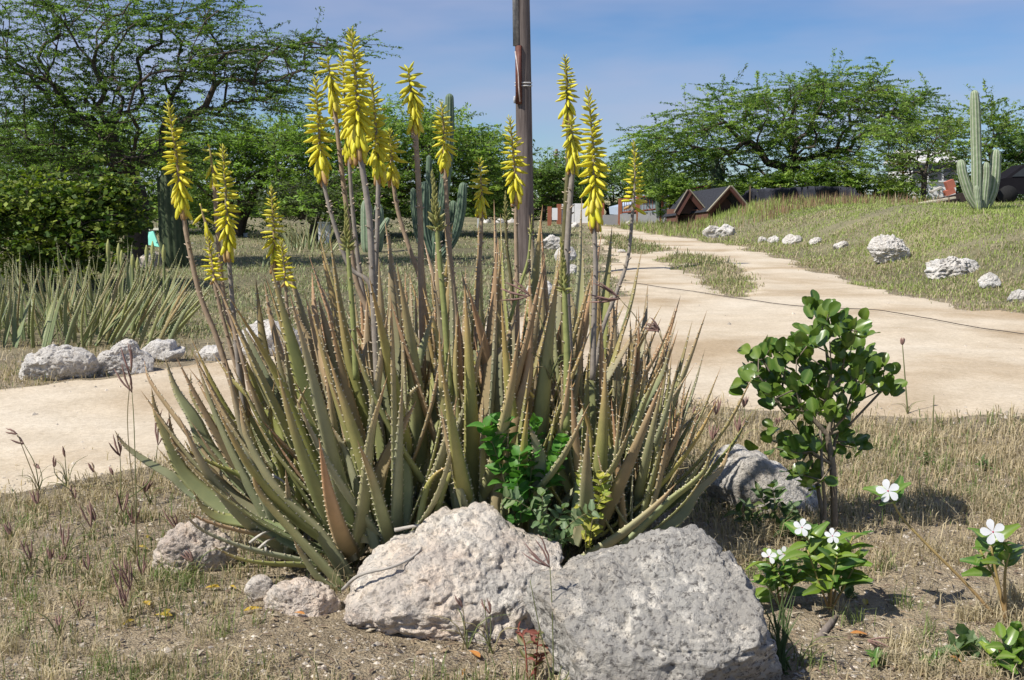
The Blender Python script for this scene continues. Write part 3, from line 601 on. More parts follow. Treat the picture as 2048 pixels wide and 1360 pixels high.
flower_stalk([(610,860),(585,700),(562,600),(550,520)], [(550,520),(547,450),(542,376)], 3.3, 'open', 4.5, .9, TAN, 25)
flower_stalk([(615,880),(592,720),(575,620),(571,566)], [(571,566),(567,525),(562,482)], 3.2, 'young', 4, .9, TAN, 24)
flower_stalk([(740,600),(736,563),(700,535),(675,470),(655,400),(644,345)], [(644,345),(637,250),(631,156)], 3.22, 'open', 5, 1, GRY, 32)
flower_stalk([(745,640),(712,560),(696,440),(682,330),(668,205)], [(668,205),(662,160),(655,120)], 3.3, 'late', 5.5, .9, TAN, 30)
flower_stalk([(745,690),(722,560),(706,430),(697,300)], [(697,300),(690,200),(684,102)], 3.42, 'open', 5, .9, GRY, 29)
flower_stalk([(762,900),(752,700),(745,560),(738,430),(718,290)], [(718,290),(713,180),(703,62)], 3.1, 'open', 8, 1.05, GRY, 36)
flower_stalk([(752,660),(750,560),(754,470),(756,335)], [(756,335),(750,240),(742,152)], 3.18, 'open', 6, 1, GRY, 32)
flower_stalk([(850,640),(840,560),(818,495),(795,420),(784,345)], [(784,345),(783,305),(779,262)], 3.25, 'open', 5, 1.1, TAN, 30)
flower_stalk([(846,760),(842,560),(840,430),(829,240)], [(829,240),(824,190),(816,138)], 3.2, 'late', 7, 1.0, TAN, 31)
flower_stalk([(925,760),(905,560),(897,470),(889,318)], [(889,318),(888,270),(883,208)], 3.3, 'open', 5.5, 1, TAN, 27)
flower_stalk([(900,790),(888,620),(880,530),(874,460)], [(874,460),(870,400),(865,346)], 3.05, 'bud', 6.5, 1.3, GRN, 26)
flower_stalk([(712,760),(706,640),(700,560),(696,500)], [(696,500),(694,450),(691,410)], 3.0, 'bud', 6, 1.3, GRN, 24)
flower_stalk([(950,700),(956,570),(962,480),(963,410)], [(963,410),(962,365),(959,320)], 3.35, 'open', 4.2, 1, TAN, 26)
flower_stalk([(1035,720),(1034,580),(1032,470),(1031,385)], [(1031,385),(1027,310),(1019,236)], 3.25, 'open', 5, 1, TAN, 28)
flower_stalk([(1130,760),(1128,600),(1128,480),(1136,330),(1136,232)], [(1136,232),(1134,170),(1130,114)], 3.45, 'open', 6, 1.05, DRK, 25)
flower_stalk([(1140,720),(1133,560),(1138,430),(1146,322)], [(1146,322),(1145,280),(1141,243)], 3.2, 'late', 7, 1.05, GRY, 28)
flower_stalk([(1185,760),(1188,640),(1191,540),(1188,430)], [(1188,430),(1187,310),(1176,180)], 3.08, 'open', 6, 1.05, GRY, 33)
flower_stalk([(1190,740),(1205,660),(1235,580),(1256,515),(1266,415)], [(1266,415),(1270,350),(1267,283)], 3.2, 'young', 4.5, .7, GRY, 26)
flower_stalk([(1133,860),(1134,720),(1131,640),(1129,585)], [(1129,585),(1127,530),(1122,478)], 2.98, 'bud', 7.5, 1.2, GRN, 22)
flower_stalk([(1020,640),(1040,572),(1056,520),(1061,470)], [(1061,470),(1063,450),(1064,430)], 3.2, 'bud', 3.5, 1.2, GRN, 12)
flower_stalk([(1030,680),(1022,560),(1014,500),(1012,440)], [(1012,440),(1011,412),(1011,384)], 3.5, 'bud', 4, 1.2, DRK, 14)
# ------------------------------------------------------------------ trees
def grow(trunk, att, bend=0.15, kappa=0.35, rg=rng):
    """join attractor points to the trunk: every point springs from the branch nearest to it"""
    nodes = [np.asarray(p, dtype=np.float64) for p in trunk]; par = [-1] + list(range(len(trunk) - 1)); plen = [0.0]
    for i in range(1, len(nodes)): plen.append(plen[-1] + np.linalg.norm(nodes[i] - nodes[i - 1]))
    top = nodes[-1]; order = np.argsort(np.linalg.norm(att - top, axis=1)); leafn = []
    X = np.zeros((len(nodes) + len(att) * 3, 3)); PL = np.zeros(len(X)); n = len(nodes)
    X[:n] = nodes; PL[:n] = plen; PL[:max(1, len(trunk) - 2)] += 50
    for a in order:
        p = att[a]; d = np.linalg.norm(X[:n] - p, axis=1); j = int(np.argmin(d + kappa * PL[:n]))
        if d[j] > 0.25:
            m = (X[j] + p) / 2 + rg.normal(size=3) * d[j] * bend * 0.5 + np.array([0, 0, 0.08 * d[j]]); X[n] = m; par.append(j); PL[n] = PL[j] + np.linalg.norm(m - X[j]); j = n; n += 1
        X[n] = p; par.append(j); PL[n] = PL[j] + np.linalg.norm(p - X[j]); leafn.append((a, n)); n += 1
    return X[:n], np.array(par), leafn
def branch_mesh(mb, X, par, r0, rmax, col, sides=5, ex=2.3):
    n = len(X); r = np.zeros(n); kids = np.bincount(par[par >= 0], minlength=n)
    acc = np.zeros(n)
    order = range(n - 1, 0, -1)
    for i in order:
        v = acc[i] if acc[i] > 0 else r0 ** ex
        r[i] = v ** (1 / ex); acc[par[i]] += v
    r[0] = max(acc[0], r0 ** ex) ** (1 / ex); s = min(1.0, rmax / r[0]) if r[0] > rmax else 1.0
    k = np.log(max(rmax / r0, 1.5)) / np.log(max(r[0] / r0, 1.5)); r = r0 * (r / r0) ** k
    for i in range(1, n):
        p = par[i]; a = min(r[p], r[i] * 1.35); mb.tube([X[p], X[i]], [a, r[i]], sides if r[i] > r0 * 1.5 else 3, col, cap=False)
    return r
def leaves(mb, A, out, K, L, nl, size, droop, rg, cols, flatn=0.40, aspect=0.42, spread=0.18, up=0.12, wob=0.7):
    """twigs with small leaves round the points A; returns twig curves"""
    n = len(A); st = np.repeat(A, K, 0) + rg.normal(size=(n * K, 3)) * L * 0.22; o = np.repeat(out, K, 0)
    h = rg.normal(size=(n * K, 3)) * np.array([1, 1, 0.18]); d = unit(o * np.array([.75, .75, .5]) + unit(h) * wob + np.array([0, 0, up])); ll = L * rg.uniform(0.6, 1.35, n * K)
    t = np.sort(rg.random((n * K, nl)), 1) ** 0.85
    P = st[:, None] + d[:, None] * (ll[:, None] * t)[..., None]; P[..., 2] -= droop * ll[:, None] * t ** 2
    P = P + rg.normal(size=P.shape) * (spread * ll[:, None] * (1.05 - 0.6 * t))[..., None] * np.array([1, 1, 0.40])
    P = P.reshape(-1, 3); M = len(P)
    a = unit(np.repeat(d, nl, 0) * 0.5 + rg.normal(size=(M, 3)) * np.array([1, 1, 0.45])); nn = unit(rg.normal(size=(M, 3)) * flatn + np.array([0, 0, 1])); b = unit(np.cross(nn, a))
    s = size * rg.uniform(0.6, 1.35, M)[:, None]
    V = np.stack([P - a * s * 0.5, P + b * s * aspect * 0.5 + a * s * 0.05, P + a * s * 0.5, P - b * s * aspect * 0.5 + a * s * 0.05], 1).reshape(-1, 3)
    cl = np.asarray(cols); ci = rg.integers(0, len(cl), n * K); c = cl[np.repeat(ci, nl)] * rg.uniform(0.7, 1.3, (M, 1)) * np.repeat(rg.uniform(0.8, 1.2, (n * K, 1)), nl, 0)
    mb.add(V, np.arange(M * 4).reshape(-1, 4), None, np.repeat(c, 4, 0))
    return st, d, ll
def blobs_pts(blobs, D, dd, rg):
    out = []
    for (cx, cy, rx, ry, n) in blobs:
        a = rg.uniform(0, 2 * math.pi, n); r = np.sqrt(rg.random(n)); px, py = cx + rx * r * np.cos(a), cy + ry * r * np.sin(a)
        z = rg.uniform(-1, 1, n) * dd * np.sqrt(np.maximum(1.05 - r * r, 0.1)); out.append(at(px, py, D + z))
    return np.concatenate(out)
G_DARK, G_MID, G_LITE, G_YEL = (0.125, 0.20, 0.05), (0.22, 0.335, 0.075), (0.32, 0.43, 0.10), (0.36, 0.43, 0.09)
BRK = (0.095, 0.075, 0.06)
def tree(label, trunk_px, D, blobs, dd, K, L, nl, size, cols, seed, rmax, r0=0.010, droop=0.12, name='thorn_tree', group=None, wob=0.7, up=0.12, spread=0.18, bark=BRK, twigs=True, flatn=0.40, aspect=0.42, cat='tree', winds=None, mat=None):
    rg = np.random.default_rng(seed); base = ground(*trunk_px[0]); D0 = base[1] if D is None else D
    bx = at(trunk_px[0][0], 400, D0); base = np.array([bx[0], D0, hz(bx[0], D0)])
    tr = [base - np.array([0, 0, 0.1])] + [at(p[0], p[1], D0) for p in trunk_px[1:]]
    A = blobs_pts(blobs, D0, dd, rg); A[:, 2] = np.maximum(A[:, 2], base[2] + 0.12)
    X, par, ln = grow(tr, A, rg=rg)
    t = thing(name, base, label, cat, group)
    mb = MB(); branch_mesh(mb, X, par, r0, rmax, bark)
    out = np.zeros((len(A), 3))
    for a, i in ln: out[a] = X[i] - X[par[i]]
    out = unit(out * np.array([1, 1, 0.3]))
    if winds is not None: out = unit(out + np.asarray(winds))
    lf = MB(); st, d, ll = leaves(lf, A, out, K, L, nl, size, droop, rg, cols, flatn, aspect, spread, up, wob)
    if twigs:
        for s_, d_, l_ in zip(st, d, ll):
            e = s_ + d_ * l_ * 0.9; e[2] -= droop * l_ * 0.8; m_ = (s_ + e) / 2 + np.array([0, 0, droop * l_ * 0.2]); mb.tube([s_, m_, e], [r0 * 0.55, r0 * 0.45, r0 * 0.25], 3, bark, cap=False)
    mb.build('trunk', M_BARK, t, True, base); lf.build('crown', mat or M_LEAF, t, False, base)
    return t
# big feathery thorn tree on the left
tree('big feathery thorn tree with dark forked trunk and long sprays reaching over the aloe spikes', [(266,528),(270,470),(276,425)], 17.5,
     [(40,50,120,60,26),(190,40,120,60,28),(320,20,90,45,18),(395,70,40,40,8),(430,25,40,25,6),(300,130,140,50,34),(90,160,140,60,36),(440,115,70,26,14),(520,98,55,10,9),(590,90,35,8,5),(640,92,30,5,4),(690,92,16,4,3),
      (500,160,70,10,10),(570,155,40,8,5),(610,140,20,5,2),(500,205,50,10,6),(560,190,40,6,4),(240,230,170,45,44),(50,260,100,55,30),(400,225,50,26,8),(150,315,150,45,40),(320,300,80,36,16),(50,360,90,40,18),(-80,150,120,150,24)],
     1.5, 5, 0.52, 70, 0.050, [G_DARK, G_DARK, (0.10, 0.165, 0.045), G_MID], 101, 0.20, 0.009, droop=0.10, spread=0.075, wob=0.55, winds=(0.25, 0, 0.0), up=0.02)
tree('wide low-crowned green tree beyond the left field, behind the leaning flower stalks', [(470,500),(480,440),(500,400)], 30,
     [(470,300,90,30,22),(540,282,90,18,22),(600,290,70,40,20),(560,330,110,40,36),(440,350,80,40,22),(640,340,60,50,20),(520,385,120,35,34),(650,400,60,30,14),(400,300,60,50,16)], 2.6, 5, 0.9, 40, 0.12, [G_DARK, G_MID, G_MID, G_LITE], 102, 0.20, 0.012, droop=0.08, spread=0.11)
tree('dense green rounded tree standing behind the candelabra cactus', [(745,470),(750,430),(770,380)], 31,
     [(760,250,60,22,14),(830,262,80,35,20),(920,275,60,20,16),(960,300,50,22,14),(850,310,130,40,44),(950,350,70,40,24),(780,350,90,50,30),(720,320,60,50,18),(870,390,130,35,36),(990,400,40,40,14),(740,410,70,40,18)], 2.6, 5, 0.85, 42, 0.12, [G_DARK, G_MID, G_MID, G_LITE], 103, 0.2, 0.012, droop=0.08, spread=0.12)
tree('broad spreading canopy filling the background behind the big thorn tree', [(130,490),(140,430),(150,390)], 34,
     [(40,300,90,50,20),(150,300,90,45,20),(250,300,80,45,18),(330,320,70,50,16),(60,380,100,40,24),(200,380,100,40,24),(340,400,80,40,20),(420,420,60,30,12),(-60,350,60,80,14)], 2.6, 6, 1.0, 30, 0.16, [G_DARK, G_MID, G_LITE], 104, 0.2, 0.014, droop=0.08)
tree('low grey-green thorn tree with bare lower twigs between the two far canopies', [(620,478),(628,450),(640,430)], 27,
     [(620,390,60,30,16),(680,400,50,35,16),(590,420,50,25,12),(700,430,40,25,10),(650,430,50,20,10)], 1.5, 5, 0.6, 30, 0.11, [(0.09, 0.12, 0.06), (0.11, 0.14, 0.06), G_MID], 105, 0.1, 0.010, droop=0.1)
tree('far pale green tree behind the wooden pole', [(1085,446),(1088,420),(1090,400)], 52,
     [(1075,345,30,18,10),(1110,345,40,16,12),(1080,385,50,25,16),(1130,385,40,25,14),(1060,420,40,22,10),(1010,370,30,30,8)], 3, 6, 1.1, 30, 0.2, [G_MID, G_DARK, (0.11, 0.17, 0.06)], 106, 0.15, 0.02)
tree('far low spreading tree over the white gate', [(1215,446),(1218,425),(1225,410)], 56,
     [(1180,360,50,18,14),(1240,345,60,14,14),(1300,352,50,18,14),(1150,400,50,25,16),(1220,390,70,28,22),(1300,395,50,28,16),(1340,380,40,30,12)], 3, 6, 1.2, 30, 0.2, [(0.10, 0.16, 0.055), G_MID, (0.13, 0.19, 0.07)], 107, 0.15, 0.02)
tree('huge umbrella-crowned thorn tree on the far right behind the black netting', [(1560,412),(1575,360),(1590,320)], 42,
     [(1735,152,40,8,8),(1640,168,40,10,10),(1590,178,30,10,6),(1700,178,70,14,16),(1560,195,70,20,16),(1470,205,60,22,16),(1640,205,100,25,30),(1760,200,60,25,18),(1830,205,40,18,9),(1400,245,70,26,20),(1510,250,80,30,26),(1640,260,100,35,32),(1760,255,80,35,26),
      (1850,250,50,30,14),(1330,275,60,24,16),(1275,288,40,12,8),(1390,300,80,25,22),(1300,320,60,20,14),(1500,310,90,30,26),(1620,320,80,30,22),(1720,320,70,30,18),(1560,355,80,22,18),(1440,340,70,20,14)], 3.6, 5, 0.92, 62, 0.105, [G_DARK, G_MID, G_MID, G_LITE, (0.11, 0.21, 0.045)], 108, 0.34, 0.016, droop=0.10, up=-0.03, spread=0.085)
tree('lighter airy thorn tree with a thin dark fork in front of the huge umbrella crown', [(1846,408),(1850,350),(1856,318)], 36,
     [(1800,290,50,30,16),(1850,265,60,25,16),(1900,280,40,35,14),(1780,330,50,30,14),(1870,330,60,30,14),(1760,270,40,25,10),(1820,370,50,20,8)], 1.8, 4, 0.75, 32, 0.11, [(0.13, 0.19, 0.07), G_LITE, G_MID], 209, 0.10, 0.010, droop=0.08, spread=0.09)
tree('green thorn tree showing behind the tall columnar cactus', [(2000,402),(1996,365),(1988,330),(1980,300)], 44,
     [(1980,225,40,14,8),(2010,250,30,20,8),(1960,260,50,30,14),(2000,290,50,25,12),(1930,300,40,30,10)], 2.5, 5, 0.9, 36, 0.14, [G_MID, G_LITE, G_DARK], 310, 0.14, 0.012, droop=0.08, spread=0.09)
tree('dark dense tree at the right end of the bank beyond the cactus', [(2075,402),(2070,370),(2065,350)], 40,
     [(2030,300,30,18,10),(2060,320,50,35,18),(2015,340,25,25,10),(2090,350,50,40,16)], 1.8, 6, 0.6, 40, 0.13, [G_DARK, (0.035, 0.08, 0.02)], 111, 0.15, 0.012)
for i, (x, y, rx, ry, lb) in enumerate([(1510,380,50,22,'leafy dark green shrub beside the right-hand gabled roof'), (1600,372,60,24,'leafy green shrub behind the middle of the black netting'), (1690,378,50,22,'sparse shrub at the far end of the black netting'), (1340,392,30,24,'thin green shrub beside the slim cactus trunk'), (1780,385,50,20,'scrubby bush between black netting and broken boards')]):
    tree(lb, [(x, 412), (x, y + ry), (x + 2, y + ry * 0.5)], 39.5, [(x, y, rx, ry, 26), (x + 10, y - ry * 0.7, rx * 0.6, ry * 0.5, 10)], 1.0, 5, 0.5, 30, 0.13, [G_MID, G_LITE, G_DARK], 120 + i, 0.05, 0.010, name='shrub', cat='shrub', twigs=False)
# far hedge of trees closing the horizon
rg = np.random.default_rng(77)
for i, (x, top, w) in enumerate([(-140, 330, 140), (690, 400, 90), (960, 405, 70), (1420, 380, 80), (1900, 360, 120), (2140, 330, 110), (330, 430, 90), (560, 430, 90), (820, 425, 80)]):
    lb = ['far hazy tree left of the spreading canopy', 'far dark tree in the gap behind the pale cactus', 'far dark tree between cactus and pole', 'far tree behind the gabled roofs', 'far tree behind the airy thorn tree', 'far tree beyond the dark dense tree', 'far dark thicket behind the shaded cactus trunk', 'far dark thicket behind the spiky aloe tussock', 'far dark thicket behind the candelabra cactus'][i]
    tree(lb, [(x, 440), (x, 425), (x, 415)], 64, [(x, (top + 440) / 2, w, (440 - top) / 2, 46)], 4, 5, 1.6, 26, 0.30, [G_DARK, G_MID, (0.04, 0.08, 0.025)], 140 + i, 0.2, 0.03, twigs=False)
# broad-leaved bush on the left
tree('dense glossy broad-leaved bush with yellow-green glints above the aloe hedge', [(110,600),(112,560),(115,530)], 13.2,
     [(40,420,80,45,40),(130,410,90,40,44),(200,420,60,45,30),(228,385,20,25,8),(60,480,100,45,44),(160,480,90,50,40),(230,460,30,40,14),(110,535,70,30,20),(-40,450,60,70,24)], 0.9, 7, 0.26, 12, 0.070, [(0.06, 0.11, 0.02), (0.11, 0.17, 0.025), (0.22, 0.27, 0.04)], 131, 0.07, 0.006, name='leafy_bush', cat='bush', aspect=0.7, flatn=0.9, spread=0.3, mat=M_BUSH)

# ------------------------------------------------------------------ cacti
def cactus_arm(parent, pts, D, wpx, ribs=9, c1=(0.13, 0.22, 0.10), c2=(0.36, 0.40, 0.27), spines=0, seed=0, name='arm'):
    P = spline(np.array([at(p[0], p[1], D + (p[2] if len(p) > 2 else 0)) for p in pts]), 26); m = ribs * 4
    rg = np.random.default_rng(seed); s = np.linspace(0, 1, 26); R = wpx / 2 * D * SC * np.interp(s, [0, .12, .5, .93, 1], [0.62, 0.9, 1.0, 0.92, 0.75])
    cap = [P[-1] + (P[-1] - P[-2]) / np.linalg.norm(P[-1] - P[-2]) * R[-1] * k for k in (0.45, 0.8, 0.95)]; P = np.concatenate([P, cap]); R = np.concatenate([R, R[-1] * np.array([0.86, 0.5, 0.08])])
    R = R * (1 + 0.03 * vnoise(np.stack([s_ := np.arange(len(R)) * 0.4, s_ * 0 + seed], -1), seed))
    T = unit(np.gradient(P, axis=0)); A = unit(np.cross(T, [0.1, 1, 0.05])); B = np.cross(T, A)
    a = np.arange(m) * 2 * math.pi / m; w = 0.5 + 0.5 * np.cos(a * ribs); rr = 0.80 + 0.20 * w ** 0.8
    V = P[:, None] + R[:, None, None] * rr[None, :, None] * (np.cos(a)[None, :, None] * A[:, None] + np.sin(a)[None, :, None] * B[:, None])
    i = np.arange(len(P) - 1)[:, None] * m; j = np.arange(m)[None]; k = (j + 1) % m
    Q = np.stack([i + j, i + k, i + m + k, i + m + j], -1).reshape(-1, 4)
    c = np.array(c1)[None] * (1 - w[:, None] ** 2) + np.array(c2)[None] * w[:, None] ** 2; C = np.broadcast_to(c[None], V.shape).reshape(-1, 3)
    mb = MB(); mb.add(V.reshape(-1, 3), Q, None, C)
    for q in range(spines):
        i = rg.integers(0, len(P)); j = rg.integers(0, ribs) * 4; p = V[i, j]; d = unit(p - P[i] + rg.normal(size=3) * R[i] * 0.5); l = R[i] * rg.uniform(0.12, 0.28); x = unit(rg.normal(size=3)) * R[i] * 0.018
        mb.add([p - x, p + x, p + np.cross(x, d), p + d * l], None, [[0, 1, 3], [1, 2, 3], [2, 0, 3]], (0.62, 0.60, 0.52))
    return mb.build(name, M_CACTUS, parent, True, P[0])
def cactus(label, base, arms, ribs=9, c1=(0.13, 0.22, 0.10), c2=(0.36, 0.40, 0.27), spines=0, D=None, seed=0):
    b = ground(*base); D = D or b[1]; bb = at(base[0], base[1], D); bb[2] = hz(bb[0], D)
    t = thing('columnar_cactus', bb, label, 'cactus')
    for i, (pts, w) in enumerate(arms): 
        p0 = pts[0]; cactus_arm(t, pts, D, w, ribs, c1, c2, spines, seed + i, 'stem' if i == 0 else 'arm')
    return t
cactus('tall pale-ribbed columnar cactus with five spiny arms on the green bank', (1962,418), [([(1962,425),(1954,390),(1953,330),(1951,250),(1949,188)], 21), ([(1958,420),(1940,392),(1926,350),(1922,326)], 20), ([(1966,420),(1968,390),(1972,350),(1972,330)], 18), ([(1970,418,.2),(1985,380,.2),(1990,340,.2),(1992,306,.2)], 22), ([(1958,420,-.2),(1955,395,-.2),(1953,375,-.2)], 12)], 9, (0.17, 0.24, 0.12), (0.46, 0.47, 0.36), 260, seed=1)
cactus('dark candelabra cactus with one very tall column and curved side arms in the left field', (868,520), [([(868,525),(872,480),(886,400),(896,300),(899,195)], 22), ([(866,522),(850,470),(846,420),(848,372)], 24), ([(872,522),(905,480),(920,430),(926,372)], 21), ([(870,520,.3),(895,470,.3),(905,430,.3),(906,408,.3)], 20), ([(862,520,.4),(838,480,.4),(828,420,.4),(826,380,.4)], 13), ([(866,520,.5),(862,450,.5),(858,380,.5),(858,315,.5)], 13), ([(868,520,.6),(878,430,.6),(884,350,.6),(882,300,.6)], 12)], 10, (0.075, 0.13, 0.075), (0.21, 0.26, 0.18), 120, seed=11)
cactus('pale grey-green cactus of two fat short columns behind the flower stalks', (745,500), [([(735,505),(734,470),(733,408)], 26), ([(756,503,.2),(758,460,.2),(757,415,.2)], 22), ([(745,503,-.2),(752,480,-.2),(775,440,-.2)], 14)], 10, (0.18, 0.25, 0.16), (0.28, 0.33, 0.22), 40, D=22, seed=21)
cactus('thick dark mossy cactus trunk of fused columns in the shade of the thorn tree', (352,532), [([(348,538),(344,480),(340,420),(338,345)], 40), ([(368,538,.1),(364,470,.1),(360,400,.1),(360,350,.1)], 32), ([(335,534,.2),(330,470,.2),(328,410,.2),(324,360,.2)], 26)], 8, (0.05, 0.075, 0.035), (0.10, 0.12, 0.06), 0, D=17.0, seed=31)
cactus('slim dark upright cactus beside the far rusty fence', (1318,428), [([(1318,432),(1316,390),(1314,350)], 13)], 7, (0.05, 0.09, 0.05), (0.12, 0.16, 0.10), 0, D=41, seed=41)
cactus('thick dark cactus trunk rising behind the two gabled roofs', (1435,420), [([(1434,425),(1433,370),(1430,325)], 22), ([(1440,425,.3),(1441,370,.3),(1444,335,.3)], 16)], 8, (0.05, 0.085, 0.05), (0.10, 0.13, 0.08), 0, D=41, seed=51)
cactus('thin columnar cactus pair standing left of the far rusty fence', (1262,440), [([(1290,438),(1292,420),(1292,396)], 6)], 7, (0.08, 0.13, 0.07), (0.16, 0.2, 0.12), 0, D=48, seed=61) if False else None

# ------------------------------------------------------------------ aloe hedge on the left and the spiky tussock farther back
def aloe_clump(label, name, rect, n, Lr, w, seed, cols, D=None, spread=0.5):
    rg = np.random.default_rng(seed); (x0, y0, x1, y1) = rect
    b0 = ground((x0 + x1) / 2, (y0 + y1) / 2); t = thing(name, b0, label, 'aloe')
    cx = b0[0]
    for i in range(n):
        b = ground(rg.uniform(x0, x1), rg.uniform(y0, y1)); q = (b[0] - cx); az = rg.uniform(0, 6.28); out = np.array([math.cos(az), math.sin(az), 0]); l = rg.uniform(*Lr)
        wx = (x1 - x0) / 2 * b0[1] * SC; lean = spread * (0.35 + 1.0 * rg.random()); 
        d0 = unit(out * lean + np.array([q / wx * 0.55, 0, 1])); d1 = unit(out * lean * 0.4 + np.array([q / wx * 0.5 + 0.12, 0, 1]) + rg.normal(size=3) * 0.06)
        p1 = b + d0 * l * 0.4; p2 = p1 + unit(d0 + d1) * l * 0.3; p3 = p2 + d1 * l * 0.3
        aloe_leaf(t, [b - np.array([0, 0, 0.02]), p1, p2, p3], -out + np.array([0, 0, 0.4]), w * rg.uniform(0.75, 1.2), rg, rg.uniform(0.0, 0.7), False, 7, tipc=np.array(cols), tint=(0.80, 0.84, 0.66))
    return t
hedge = aloe_clump('long hedge of slender grey-green aloe behind the white roadside rocks', 'aloe_hedge', (-60, 600, 345, 700), 250, (0.42, 0.72), 0.036, 5, (0.30, 0.29, 0.13))
for i, (x, y, b) in enumerate([(216,478,600),(237,486,600),(243,500,610),(293,490,590),(305,482,600),(327,489,600),(265,508,600),(275,515,605)]):
    p = ground(x + 3, b + 20); D = p[1]; mb = MB(); S = spline([p, at(x + 1, (y + b) / 2, D), at(x, y, D)], 10); rr = np.interp(np.linspace(0, 1, 10), [0, .7, .72, .9, 1], [3.5, 2.6, 4.6, 4.2, 1.0]) * D * SC
    mb.tube(S, rr, 6, np.where((np.linspace(0, 1, 10) > 0.71)[:, None], np.array([[0.34, 0.34, 0.12]]), np.array([[0.22, 0.25, 0.10]]))); mb.build('flower_stalk', M_STALK, hedge)
aloe_clump('spiky grey tussock of thin aloe leaves in the left field', 'spiky_tussock', (575, 488, 665, 506), 70, (0.35, 0.85), 0.035, 6, (0.36, 0.32, 0.20), spread=0.75)
aloe_clump('little dark leaning aloe in the short field grass', 'small_aloe', (515, 528, 545, 536), 9, (0.2, 0.4), 0.035, 8, (0.16, 0.14, 0.07), spread=0.9)
# ------------------------------------------------------------------ wooden pole
pb = ground(1053, 548); D = pb[1]
pole = thing('utility_pole', pb, 'thick weathered brown wooden pole with rusty bracket behind the aloe', 'pole')
def m_wood(nt, out):
    p = obj_pos(nt); m_ = N(nt, 'ShaderNodeMapping'); m_.inputs['Scale'].default_value = (14, 14, 0.7); nt.links.new(p, m_.inputs['Vector'])
    n = noise(nt, m_.outputs[0], 2.2, 6, 0.65); n2 = noise(nt, p, 1.1, 4)
    c = ramp(nt, n, [(0.3, (0.065, 0.052, 0.047)), (0.5, (0.135, 0.112, 0.10)), (0.7, (0.21, 0.18, 0.16))]); c = mixc(nt, 1.0, c, ramp(nt, n2, [(0.3, (0.8, 0.75, 0.75)), (0.7, (1.15, 1.15, 1.15))]), 'MULTIPLY')
    princ(nt, out, c, 0.85, bump(nt, n, 0.6, 0.01), 0.2)
M_POLE = material('weathered_pole', m_wood)
mb = MB(); top = at(1040, -260, D); P = spline([pb - np.array([0, 0, 0.3]), (pb + top) / 2, top], 14); mb.tube(P, np.linspace(17.5, 13.5, 14) * D * SC, 18); mb.build('post', M_POLE, pole)
def onpole(py, dx=0.0, off=0.0):
    """point on the near face of the pole"""
    k = np.interp(py, [-260, 548], [1, 0]); c = pb + (top - pb) * k; r_ = np.interp(k, [0, 1], [17.5, 13.5]) * D * SC
    ang = dx; return c + np.array([math.sin(ang) * (r_ + off), -math.cos(ang) * (r_ + off), 0])
mb = MB(); mb.tube([onpole(y, -0.85, 0.018) for y in (-255, -80, 84)], 0.045, 10, (0.30, 0.29, 0.28)); mb.build('conduit', M_METAL, pole)
mb = MB()
for y0, y1, w_, c_ in ((84, 200, 0.075, (0.13, 0.045, 0.03)), (165, 198, 0.05, (0.05, 0.03, 0.025))):
    a, b = onpole(y0, -0.55, 0.02), onpole(y1, -0.5, 0.02); mb.box((a + b) / 2, (w_, 0.05, abs(a[2] - b[2])), rotz(-0.5), c_)
mb.build('rusty_bracket', M_METAL, pole)
for y in (156, 162):
    k = np.interp(y, [-260, 548], [1, 0]); c = pb + (top - pb) * k; r_ = np.interp(k, [0, 1], [17.5, 13.5]) * D * SC + 0.006; a = np.linspace(0, 2 * math.pi, 25)
    mb = MB(); mb.tube(c + np.stack([np.cos(a) * r_, np.sin(a) * r_, 0.01 * np.sin(a)], -1), 0.009, 5, (0.62, 0.60, 0.57)); mb.build('wire_band', M_METAL, pole)
mb = MB(); a = onpole(140, -0.45, 0.05); b = onpole(196, -0.35, 0.05); mb.tube([onpole(95, -0.75, .05), a, onpole(168, -0.4, 0.06), b], 0.009, 5, (0.55, 0.46, 0.42)); mb.build('loose_wire', M_METAL, pole)
mb = MB(); q = onpole(190, -1.5, 0.015); mb.tube([q + np.array([0, 0, -.05]), q, q + np.array([0, 0, .05])], [.014, .02, .012], 8, (0.55, 0.57, 0.6)); mb.build('insulator', M_METAL, pole)

# far pole with crossarms
D = 95; b = at(1112, 420, D); b[2] = hz(b[0], D); t = thing('far_utility_pole', b, 'thin far utility pole with short crossarms above the trees', 'pole')
mb = MB(); mb.tube([b, at(1113, 298, D)], [0.16, 0.13], 8, (0.22, 0.17, 0.13)); mb.build('post', M_WOODY, t)
for y, w_ in ((304, 14), (310, 12), (316, 10)): 
    mb = MB(); a, c = at(1113 - w_ / 2, y, D - 0.2), at(1113 + w_ / 2, y, D - 0.2); mb.box((a + c) / 2, (np.linalg.norm(c - a), 0.12, 0.12), None, (0.25, 0.2, 0.16)); mb.build('crossarm', M_WOODY, t)

